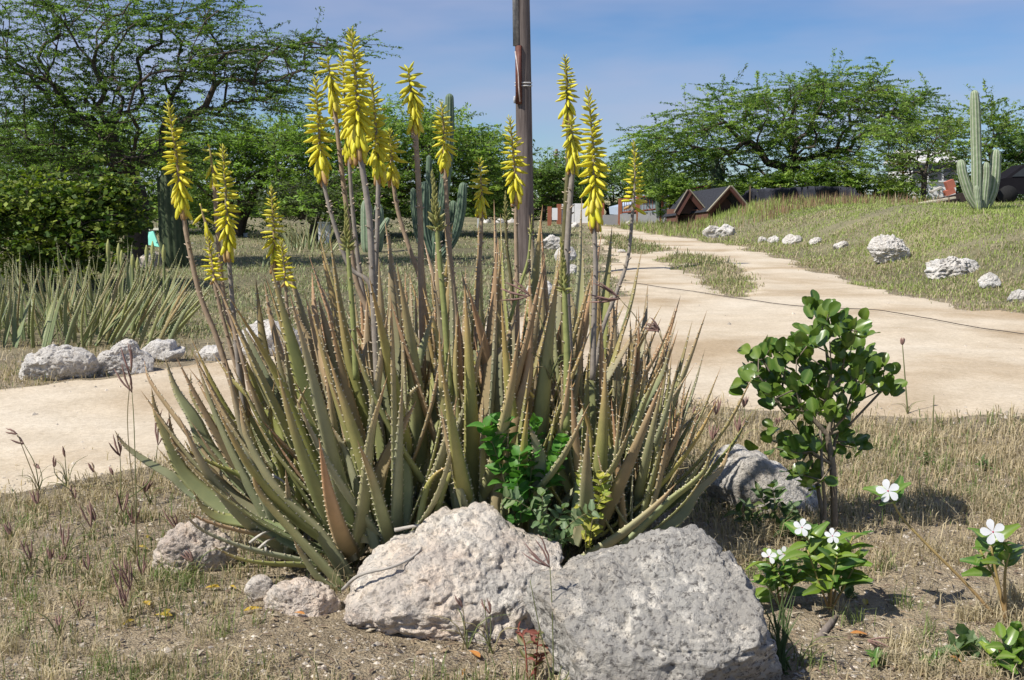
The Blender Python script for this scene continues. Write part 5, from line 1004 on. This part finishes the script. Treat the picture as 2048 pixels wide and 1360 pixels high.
weed('curled grey-green leafy weed in front of the smooth white boulder', 'curled_weed', (1545,1070), [[(1530,1010),(1515,975)], [(1550,1010),(1545,970)], [(1510,1040),(1490,1005)], [(1570,1040),(1590,1010)], [(1500,1050),(1470,1020)], [(1560,1060),(1600,1040)]], LF_DARK + LF_GREY, 6, .045, 308)
weed('dark low weed tangle between the grey boulder and the sapling', 'dark_weed', (1600,1090), [[(1580,1050)], [(1610,1045)], [(1630,1060)], [(1560,1060)], [(1595,1040)], [(1640,1070)]], LF_DARK, 5, .036, 309)
for i, (x, y) in enumerate([(1850,930),(1965,940),(1790,1000),(1750,1330),(1860,1335),(1560,1340),(1700,1200)]):
    lb = ['small green weed on the dry grass behind the sapling', 'small green rosette weed in the dry grass beside the shadow', 'small weed at the edge of the sapling shadow', 'tiny seedling on bare soil below the fallen seed head', 'tiny seedling beside the broad grey-green weed', 'tiny seedling beside the grey boulder', 'thin seedling on bare soil right of the bushy periwinkle'][i]
    weed(lb, 'seedling', (x, y), [[(x - 8, y - 14)], [(x + 8, y - 16)], [(x, y - 22)], [(x + 14, y - 8)]], LF_DARK + LF_PERI[:1], 3, .024, 320 + i, rad=.0013)

# ------------------------------------------------------------------ finger grass with brown seed heads
def finger_grass(label, base, stems, seed, group=None, D=None, green=0):
    """stems: list of (pixels up the stem ..., head pixel length, head lean, fingers)"""
    rg = np.random.default_rng(seed); b = ground(*base); D0 = b[1]
    if D: D0 = D; b = at(base[0], base[1], D); b[2] = max(b[2], hz(b[0], D)) if base[1] < 1200 else hz(b[0], D)
    t = thing('finger_grass', b, label, 'grass', group)
    for pts, hl, lean, nf in stems:
        S = spline([b + np.append(rg.normal(size=2) * .008, 0)] + [at(p[0], p[1], D0) for p in pts], 14); mb = MB(); mb.tube(S, np.linspace(.0022, .0011, 14) * D0 / 2.8, 4, (0.25, 0.27, 0.12) if rg.random() < .5 + green else (0.36, 0.30, 0.17)); st = mb.build('stem', M_GRASS, t, True, b)
        if nf:
            p = S[-1]; L_ = hl * 1.45 * D0 * SC; d0 = unit(np.array([math.sin(lean), 0, math.cos(lean)])); mb = MB()
            for k in range(nf):
                sp = (k - (nf - 1) / 2) * 0.20 + rg.normal() * .05; d = unit(d0 + np.array([math.cos(lean), 0, -math.sin(lean)]) * sp + np.array([0, rg.normal() * .15, 0])); l = L_ * rg.uniform(.8, 1.1)
                q = np.linspace(0, 1, 7)[:, None]; cv = p + d * l * q + np.array([math.cos(lean), 0, -math.sin(lean)]) * l * 0.05 * np.sin(math.pi * q) * np.sign(sp)
                cv = cv + rg.normal(size=cv.shape) * .0006; mb.tube(cv, np.array([.8, 2.2, 2.8, 3.0, 2.6, 1.8, .5]) * .00092 * D0 / 2.8, 5, np.array([0.27, 0.165, 0.135]) * rg.uniform(.8, 1.3))
            mb.build('seed_head', M_WOODY, st, True, p)
    # a few blades at the foot
    mb = MB()
    for k in range(6):
        a = rg.uniform(0, 6.28); h = rg.uniform(.04, .13); o = np.array([math.cos(a), math.sin(a), 0]); mb.tube(spline([b, b + o * h * .3 + np.array([0, 0, h * .6]), b + o * h * .9 + np.array([0, 0, h * .75])], 6), [.0018, .0018, .0016, .0013, .001, .0004], 3, (0.24, 0.27, 0.11) if rg.random() < .6 else (0.42, 0.36, 0.2))
    mb.build('blades', M_GRASS, t, False, b)
    return t
U = 0.0
finger_grass('tallest finger grass stem with a long seed head crossing the left aloe leaves', (275,1120), [([(272,1000),(268,850),(264,785)], 42, -.25, 4), ([(270,1020),(255,850),(262,745)], 45, -.12, 3)], 401)
finger_grass('finger grass with a three-fingered head beside the lowest left aloe leaf', (240,1010), [([(242,960),(240,912)], 32, -.25, 4), ([(300,960),(316,890)], 52, .2, 3)], 402)
finger_grass('finger grass arching out from the track edge with two nodding heads', (75,985), [([(70,930),(48,888)], 18, -1.1, 3), ([(55,920),(35,868)], 16, -1.2, 2), ([(84,960),(80,938)], 12, -.9, 2)], 403)
finger_grass('thin finger grass at the track edge with upright dark heads', (135,975), [([(132,940),(130,915)], 18, -.1, 2), ([(112,950),(108,935)], 18, .1, 2), ([(185,965),(188,945)], 16, -.4, 3), ([(225,970),(226,950)], 12, -.3, 2)], 404)
for i, (x, y, hds) in enumerate([(70,1035,[(75,1010,22,-.15)]), (20,1090,[(22,1070,22,-.4),(0,1100,14,0)]), (180,1080,[(182,1055,36,-.08),(192,1045,30,-.3)]), (245,1050,[(246,1025,34,0),(268,1050,30,.05)]), (132,1125,[(130,1098,38,.03)]), (60,1150,[(60,1120,32,-.18)]), (100,1160,[(102,1120,20,0),(124,1130,18,.1)]), (178,1170,[(176,1140,26,-.12)]),
                            (352,1090,[(355,1062,36,-.35)]), (282,1185,[(284,1150,30,.02),(250,1160,36,-.2)]), (255,1240,[(252,1205,60,-.15),(262,1180,40,-.3),(248,1215,30,-.1)]), (158,1240,[(160,1225,26,.05)]), (390,1150,[(386,1125,22,-.6)]), (120,1280,[(118,1255,20,-.1)]), (155,1010,[(150,1000,20,-.2)]), (300,1010,[(290,985,20,.3)])]):
    lb = ['finger grass with one short head on the verge, near the track', 'finger grass with leaning heads in the thin verge grass', 'finger grass with two purple heads side by side', 'pair of fine finger grass heads, one splayed, one closed', 'finger grass with one narrow dark upright head', 'finger grass with a forked brown head over pebbly soil', 'finger grass with two tiny narrow heads', 'finger grass with a single thin leaning head', 'finger grass head leaning against the rusty rock', 'finger grass with two heads rising from a green tuft', 'dense finger grass tuft with three red-brown heads', 'finger grass with one low brown head in dry grass', 'short finger grass casting its shadow on the rusty rock', 'short finger grass in the dry foreground grass', 'small finger grass beside the pale track edge', 'small finger grass below the lowest aloe leaf'][i]
    finger_grass(lb, (x, y), [([(hx, hy)], hl, ln_, 3 + (i % 3 == 0)) for hx, hy, hl, ln_ in hds], 410 + i)
finger_grass('tall green finger grass standing in front of the grey boulder', (1115,1345), [([(1105,1240),(1100,1135)], 52, -.7, 5), ([(1080,1260),(1060,1160)], 20, -.6, 0), ([(1160,1290),(1150,1230)], 20, 0, 0), ([(1200,1300),(1225,1270)], 10, 0, 0)], 440, D=2.22, green=.5)
finger_grass('thin finger grass with pale head in front of the peaked boulder', (935,1300), [([(930,1250),(925,1215)], 22, -.5, 3)], 441)
finger_grass('thin finger grass with spread head in front of the peaked boulder', (985,1310), [([(982,1260),(980,1228)], 24, -.35, 4), ([(978,1290),(968,1200)], 12, 0, 0)], 442)
finger_grass('finger grass with a bent dark head on bare soil', (1600,1330), [([(1660,1285),(1735,1280)], 34, 1.9, 4)], 443)
finger_grass('finger grass with curled nodding head over the track, beside the right aloe leaf', (1350,1000), [([(1345,800),(1320,660)], 22, -1.1, 6), ([(1340,800),(1328,700),(1318,665)], 10, -.6, 2)], 444, D=3.1)
finger_grass('finger grass with drooping head across the last flower stalk', (1330,980), [([(1310,760),(1280,650),(1240,598)], 44, -1.35, 5)], 445, D=3.05)
finger_grass('finger grass with drooping head in front of the pole foot rock', (1100,760), [([(1085,650),(1060,592)], 42, -1.25, 5)], 446, D=3.05)
for i, (x, y, hx, hy, hl) in enumerate([(1478,890,1478,868,26), (1400,880,1392,840,20), (1440,870,1432,830,24), (1560,870,1555,850,12), (1860,900,1868,790,0), (1815,830,1805,690,10), (1480,985,1476,950,44), (1490,850,1488,815,16), (1420,930,1425,880,22)]):
    lb = ['finger grass with a splayed dark head in the dry verge', 'finger grass with a short head beside the aloe tips', 'finger grass with a slim head near the track edge', 'tiny finger grass left of the sapling', 'bare thin grass stalk behind the sapling', 'tall thin grass stalk with a small tip beside the sapling', 'finger grass with a long closed head over the white boulder', 'small finger grass at the edge of the sandy track', 'finger grass with a brown head over the end of the white boulder'][i]
    finger_grass(lb, (x, y), [([(hx, hy)], hl, .05, 4 if hl else 0)], 450 + i)
# green sedge blades beside the grey boulder
rg = np.random.default_rng(91); b = ground(1565, 1345); t = thing('sedge_tuft', b, 'tuft of long dark green blades hugging the end of the grey boulder', 'grass'); 
for k in range(26):
    mb = MB(); x = 1565 + rg.normal() * 10; y = rg.uniform(1150, 1290); S = spline([b + np.append(rg.normal(size=2) * .012, 0), at(x - 6, (y + 1340) / 2, b[1]), at(x + rg.normal() * 22 - 12, y, b[1])], 8); mb.tube(S, np.array([2, 2.4, 2.4, 2.2, 2, 1.6, 1, .3]) * .0011, 3, (0.14, 0.20, 0.08)); mb.build('blade', M_GRASS, t, False, b)

# dead stick lying over the peaked boulder, dry root, fallen bits
def stick(label, pts, r_, c, name='dead_stick', cat='stick', dz=0.0):
    P = np.array([at(x, y, d) for x, y, d in pts]); S = spline(P, 18); mb = MB(); mb.tube(S, np.linspace(r_, r_ * .5, 18), 6, c); return tag(mb.build(name, M_BARK), label, cat)
stick('bleached dead aloe stalk lying over the left shoulder of the peaked boulder', [(685,1180,2.66),(720,1150,2.60),(790,1132,2.60),(835,1105,2.66),(858,1065,2.75)], .005, (0.46, 0.42, 0.36))
stick('bleached broken stalk under the front aloe leaves', [(790,1060,2.85),(830,1052,2.84),(865,1048,2.86)], .006, (0.5, 0.46, 0.4))
stick('curved tan dry shoot on the ground under the left aloe', [(440,1212,2.88),(470,1195,2.88),(520,1185,2.86),(545,1165,2.88)], .0028, (0.46, 0.30, 0.17))
b = ground(1700, 1215); stick('grey woody root lying on the bare soil below the bushy periwinkle', [(1640,1275,ground(1640,1275)[1]),(1662,1245,ground(1662,1252)[1]),(1685,1222,b[1])], .011, (0.24, 0.20, 0.17), 'woody_root', 'root')
for i, (x0, y0, x1, y1) in enumerate([(500,1085,545,1060),(515,1100,550,1075),(530,1090,535,1120),(545,950,590,985),(470,1180,490,1160)]):
    stick(['bleached dry leaf strip hanging under the left aloe', 'second bleached leaf strip under the left aloe, lower down', 'short dry leaf strip under the left aloe', 'dry white leaf caught between green aloe leaves', 'dry stalk beside the small cream rock'][i], [(x0, y0, 2.95), ((x0 + x1) / 2, (y0 + y1) / 2 - 4, 2.93), (x1, y1, 2.98)], .0045, (0.56, 0.52, 0.45), 'dry_leaf', 'leaf')

# ------------------------------------------------------------------ grass, litter and pebbles (uncountable)
def blades(name, P, h, lean, wid, cols, rg, label, cat='grass', mat=M_GRASS, curl=0.5):
    n = len(P); a = rg.uniform(0, 2 * math.pi, n); o = np.stack([np.cos(a), np.sin(a), 0 * a], -1); q = np.stack([-o[:, 1], o[:, 0], 0 * a], -1); l = lean[:, None]
    h = h[:, None]; w = wid[:, None] / 2; up = np.array([0, 0, 1.0])
    m = P + (o * l * .35 + up * (1 - .35 * l * .6)) * h * .55; e = m + (o * l * (1 + curl * .3) + up * (1 - l * (.75 + curl * .3))) * h * .5; e[:, 2] = np.maximum(e[:, 2], P[:, 2] + .003)
    V = np.stack([P - q * w, P + q * w, m - q * w * .8, m + q * w * .8, e], 1).reshape(-1, 3); i5 = np.arange(n)[:, None] * 5
    C = cols; C = np.repeat(C, 5, 0)
    mb = MB(); mb.add(V, i5 + np.array([0, 1, 3, 2]), i5 + np.array([2, 3, 4]), C); return tag(mb.build(name, mat, None, False, (0, 0, 0)), label, cat, None, 'stuff')
def scatter(n, y0, y1, u0, u1, rg, pw=1.6):
    """points thinning out with distance"""
    k = 1 - pw; t = rg.random(n); y = (y0 ** k + t * (y1 ** k - y0 ** k)) ** (1 / k); x = rg.uniform(u0, u1, n) * (y + .3); return np.stack([x, y], -1)
rg = np.random.default_rng(500)
TANC, TAN2, GRC, GR2 = map(np.array, ([0.58, 0.49, 0.32], [0.40, 0.32, 0.19], [0.20, 0.25, 0.085], [0.13, 0.19, 0.06]))
# foreground dry grass
P = scatter(300000, 1.9, 8.4, -.82, .82, rg, 2.0); rs = road_sdf(P); cl = fbm(P * 2.2, 3, 61) + .45 * fbm(P * 9, 2, 66)
pxx = 1024 + F * P[:, 0] / P[:, 1]; pyy = 395 + F * CH / P[:, 1]
dens = np.where(pxx < 700, .34, .26) + .75 * cl; dens += .75 * sstep(1330, 1420, pxx) * sstep(1120, 1000, pyy) + .35 * sstep(900, 700, pxx) * sstep(1130, 1000, pyy)
bare = np.exp(-(((pxx - 1750) / 190) ** 2 + ((pyy - 1290) / 85) ** 2)) + 1.0 * np.exp(-(((pxx - 720) / 430) ** 2 + ((pyy - 1350) / 130) ** 2)); dens -= .9 * bare
dens = dens * sstep(.10, -.25, rs + .1 * fbm(P * 4, 2, 69)) + .012 * (rs > 0) * sstep(.6, 0, rs)
k = rg.random(len(P)) < dens; P, cl, pxx, pyy, rs = P[k], cl[k], pxx[k], pyy[k], rs[k]
z = height(P, rs); P3 = np.concatenate([P, z[:, None]], 1); n = len(P); g_ = np.clip(.20 + .40 * fbm(P * 1.3, 2, 71) - .10 * (pxx > 1300), 0, 1) > rg.random(n)
hh = rg.gamma(3, .010, n) * np.where(g_, 1.15, 1.0) * (1 + .3 * (P[:, 1] > 4)); lean = np.where(g_, rg.uniform(.1, .9, n), rg.uniform(.6, 1.15, n)); hh = np.where(g_, hh, hh * 1.35)
cc = np.where(g_[:, None], GRC + (GR2 - GRC) * rg.random((n, 1)), TANC + (TAN2 - TANC) * rg.random((n, 1))) * rg.uniform(.75, 1.25, (n, 1))
blades('foreground_grass', P3, hh + .008, lean, rg.uniform(.0016, .0034, n) * np.clip(P[:, 1] / 2.8, 1, 2), cc, rg, 'short dry and green grass blades over the foreground soil')
tc_ = scatter(420, 2.3, 6.0, -.55, .60, rg, 1.6); tr_ = road_sdf(tc_); tc_ = tc_[(tr_ < -.1)]; tpx = 1024 + F * tc_[:, 0] / tc_[:, 1]; tc_ = tc_[(tpx > 1340) | (tpx < 420)]
P = np.repeat(tc_, 46, 0) + rg.normal(size=(len(tc_) * 46, 2)) * .022; n = len(P); P3 = np.concatenate([P, height(P, road_sdf(P))[:, None]], 1); gt = np.repeat(rg.random(len(tc_)) < .3, 46)[:, None]
cc = np.where(gt, GRC * 1.1, TANC * 1.05) * rg.uniform(.6, 1.3, (n, 1)); blades('straw_tussocks', P3, rg.uniform(.025, .095, n), rg.uniform(.3, 1.15, n), rg.uniform(.0014, .0028, n), cc, rg, 'loose straw tussocks tangled over the foreground verge')
# left field and road verge ground cover
P = scatter(270000, 8.2, 45, -.75, .13, rg, 1.75); rs = road_sdf(P); cl = fbm(P * 1.1, 3, 81)
dens = (.40 + .7 * cl) * sstep(.12, -.25, rs); k = rg.random(len(P)) < dens; P, rs = P[k], rs[k]; n = len(P); z = height(P, rs); P3 = np.concatenate([P, z[:, None]], 1); sc = P[:, 1] / 10
g_ = rg.random(n) < .68 + .3 * fbm(P * .5, 2, 83)
cc = np.where(g_[:, None], np.array([0.33, 0.365, 0.18]) * rg.uniform(.65, 1.35, (n, 1)), TANC * rg.uniform(.6, 1.1, (n, 1)))
blades('field_grass', P3, rg.gamma(3, .011, n) * sc ** .5 + .010, rg.uniform(.5, 1.1, n), rg.uniform(.005, .012, n) * sc ** .8, cc, rg, 'short green and straw ground cover of the left field')
# right bank
P = scatter(400000, 9.0, 48, .10, .75, rg, 1.35); rs = road_sdf(P); cl = fbm(P * .9, 3, 91)
dens = (.62 + .8 * cl) * sstep(.15, -.30, rs) * (P[:, 0] > 2); k = rg.random(len(P)) < dens; P, rs = P[k], rs[k]; n = len(P); z = height(P, rs); P3 = np.concatenate([P, z[:, None]], 1); sc = P[:, 1] / 10
up_ = sstep(5.2, 8.5, P[:, 0]); lush = np.clip(.50 + .36 * up_ + .5 * fbm(P * .45, 2, 93), 0, 1); g_ = rg.random(n) < lush
cc = np.where(g_[:, None], np.array([0.34, 0.42, 0.12]) * rg.uniform(.65, 1.35, (n, 1)), TANC * rg.uniform(.55, 1.1, (n, 1)))
tall = sstep(29, 33, P[:, 1]) * (P[:, 0] < 14)
blades('bank_grass', P3, rg.gamma(3, .011, n) * sc ** .5 + .010 + tall * rg.gamma(2, .05, n), rg.uniform(.3, 1.1, n) * (1 - .6 * tall), rg.uniform(.004, .010, n) * sc ** .75, cc, rg, 'green and straw grass covering the right bank')
# tall reddish seed grass along the top of the bank
P = scatter(9000, 30, 37.5, .14, .40, rg, 1.01); k = rg.random(len(P)) < .22 + .6 * fbm(P * .5, 2, 95); P = P[k]; n = len(P); z = height(P); P3 = np.concatenate([P, z[:, None]], 1)
blades('seed_grass', P3, rg.uniform(.12, .45, n), rg.uniform(.02, .3, n), rg.uniform(.010, .022, n), np.array([0.30, 0.19, 0.12]) * rg.uniform(.6, 1.5, (n, 1)), rg, 'tall reddish brown seed grass along the top of the bank')
# grass islands between the wheel tracks
Ps = []
for V_ in ISL:
    q = rg.uniform(V_.min(0) - .3, V_.max(0) + .3, (26000, 2)); s_ = sdf_poly(q, V_) + .35 * fbm(q * 1.4, 3, 97); Ps.append(q[rg.random(len(q)) < .62 * sstep(-.15, .5, s_) * (.6 + .6 * fbm(q * 2.5, 2, 99))])
P = np.concatenate(Ps); n = len(P); P3 = np.concatenate([P, height(P, road_sdf(P))[:, None]], 1); sc = P[:, 1] / 10
cc = np.where(rg.random((n, 1)) < .55, np.array([0.22, 0.26, 0.10]) * rg.uniform(.65, 1.3, (n, 1)), TANC * rg.uniform(.6, 1.1, (n, 1)))
blades('island_grass', P3, rg.gamma(3, .018, n) * sc ** .5 + .012, rg.uniform(.3, 1, n), rg.uniform(.006, .012, n) * sc ** .8, cc, rg, 'ragged grass strip between the two wheel tracks')
# pebbles
def pebbles(name, P3, s, cols, label, rg):
    n = len(P3); base = unit(np.array([[1, 0, 0], [-1, 0, 0], [0, 1, 0], [0, -1, 0], [0, 0, 1], [0, 0, -1], [.7, .7, .4], [-.7, -.6, .5]]))[:6]
    V = P3[:, None] + base[None] * s[:, None, None] * rg.uniform(.55, 1.25, (n, 6, 1)) * np.array([1, 1, .7]); i6 = np.arange(n)[:, None] * 6
    T = np.concatenate([i6 + np.array(t_) for t_ in ([0, 2, 4], [2, 1, 4], [1, 3, 4], [3, 0, 4], [2, 0, 5], [1, 2, 5], [3, 1, 5], [0, 3, 5])]); mb = MB(); mb.add(V.reshape(-1, 3), None, T, np.repeat(cols, 6, 0)); return tag(mb.build(name, M_WOODY, None, False, (0, 0, 0)), label, 'gravel', None, 'stuff')
P = scatter(20000, 1.9, 12, -.8, .8, rg, 2.2); rs = road_sdf(P); k = rg.random(len(P)) < np.where(rs > .2, .10, .9); P, rs = P[k], rs[k]; n = len(P)
z = height(P, rs) + np.clip(rs * .1, 0, .012); s = rg.gamma(1.6, .0018, n) * np.clip(P[:, 1] / 3, 1, 2.5) + .0015
pebbles('gravel', np.concatenate([P, z[:, None]], 1), s, np.array([0.50, 0.44, 0.36]) * rg.uniform(.5, 1.3, (n, 1)), 'pale limestone gravel strewn over soil and track', rg)
# twigs and dead leaves
P = scatter(9000, 1.9, 6.5, -.6, .6, rg, 2.2); rs = road_sdf(P); P = P[rs < -.15]; n = len(P); a = rg.uniform(0, 6.28, n); L_ = rg.uniform(.012, .055, n); d = np.stack([np.cos(a), np.sin(a), rg.normal(size=n) * .15], -1); q = np.stack([-np.sin(a), np.cos(a), 0 * a], -1)
P3 = np.concatenate([P, (height(P) + .006)[:, None]], 1); lf_ = rg.random(n) < .25; w = np.where(lf_, rg.uniform(.004, .008, n), rg.uniform(.0008, .0018, n))[:, None]; L_ = np.where(lf_, L_ * .6, L_)[:, None]
V = np.stack([P3 - d * L_ * .5, P3 + q * w + np.array([0, 0, .003]), P3 + d * L_ * .5, P3 - q * w + np.array([0, 0, .002]), P3 + np.array([0, 0, .0045])], 1).reshape(-1, 3); i5 = np.arange(n)[:, None] * 5
pal = np.array([[0.17, 0.12, 0.085], [0.30, 0.22, 0.14], [0.42, 0.36, 0.27], [0.10, 0.08, 0.065]]); cc = pal[rg.integers(0, 4, n)]
mb = MB(); mb.add(V, None, np.concatenate([i5 + np.array(t_) for t_ in ([0, 1, 4], [1, 2, 4], [2, 3, 4], [3, 0, 4])]), np.repeat(cc, 5, 0)); tag(mb.build('leaf_litter', M_WOODY, None, False, (0, 0, 0)), 'dead twigs and leaf scraps over the foreground soil', 'litter', None, 'stuff')
# fallen yellow leaves
LF_FALL = leaf_mesh('fallen_leaf', .34, (0.55, 0.38, 0.05), (0.6, 0.45, 0.1), M_WEED, .65, .25, .12, .1); LF_ORG = leaf_mesh('fallen_leaf', .34, (0.5, 0.22, 0.07), (0.55, 0.3, 0.1), M_WEED, .65, .25, .12, .1)
for i, (x, y, m_) in enumerate([(285,1215,0),(300,1220,0),(338,1228,0),(420,1185,0),(440,1182,0),(275,1102,0),(295,1085,0),(270,1248,0),(488,1230,0),(610,1238,1),(1895,1322,1),(1730,1220,0),(1600,1050,1),(1700,1275,1),(960,1325,1),(930,1350,1),(1985,1320,1),(345,1240,0),(460,1180,0)]):
    b = ground(x, y); o = place('fallen_leaf', LF_ORG if m_ else LF_FALL, None, b + np.array([0, 0, .012]), (math.cos(i * 2.4), math.sin(i * 2.4), .1), (.1, -.2, 1), .032 + .008 * (i % 3)); tag(o, 'orange-brown fallen leaf on the bare foreground soil' if m_ else 'yellow fallen leaf on the soil around the left aloe foot', 'leaf', 'fallen orange leaves' if m_ else 'fallen yellow leaves')
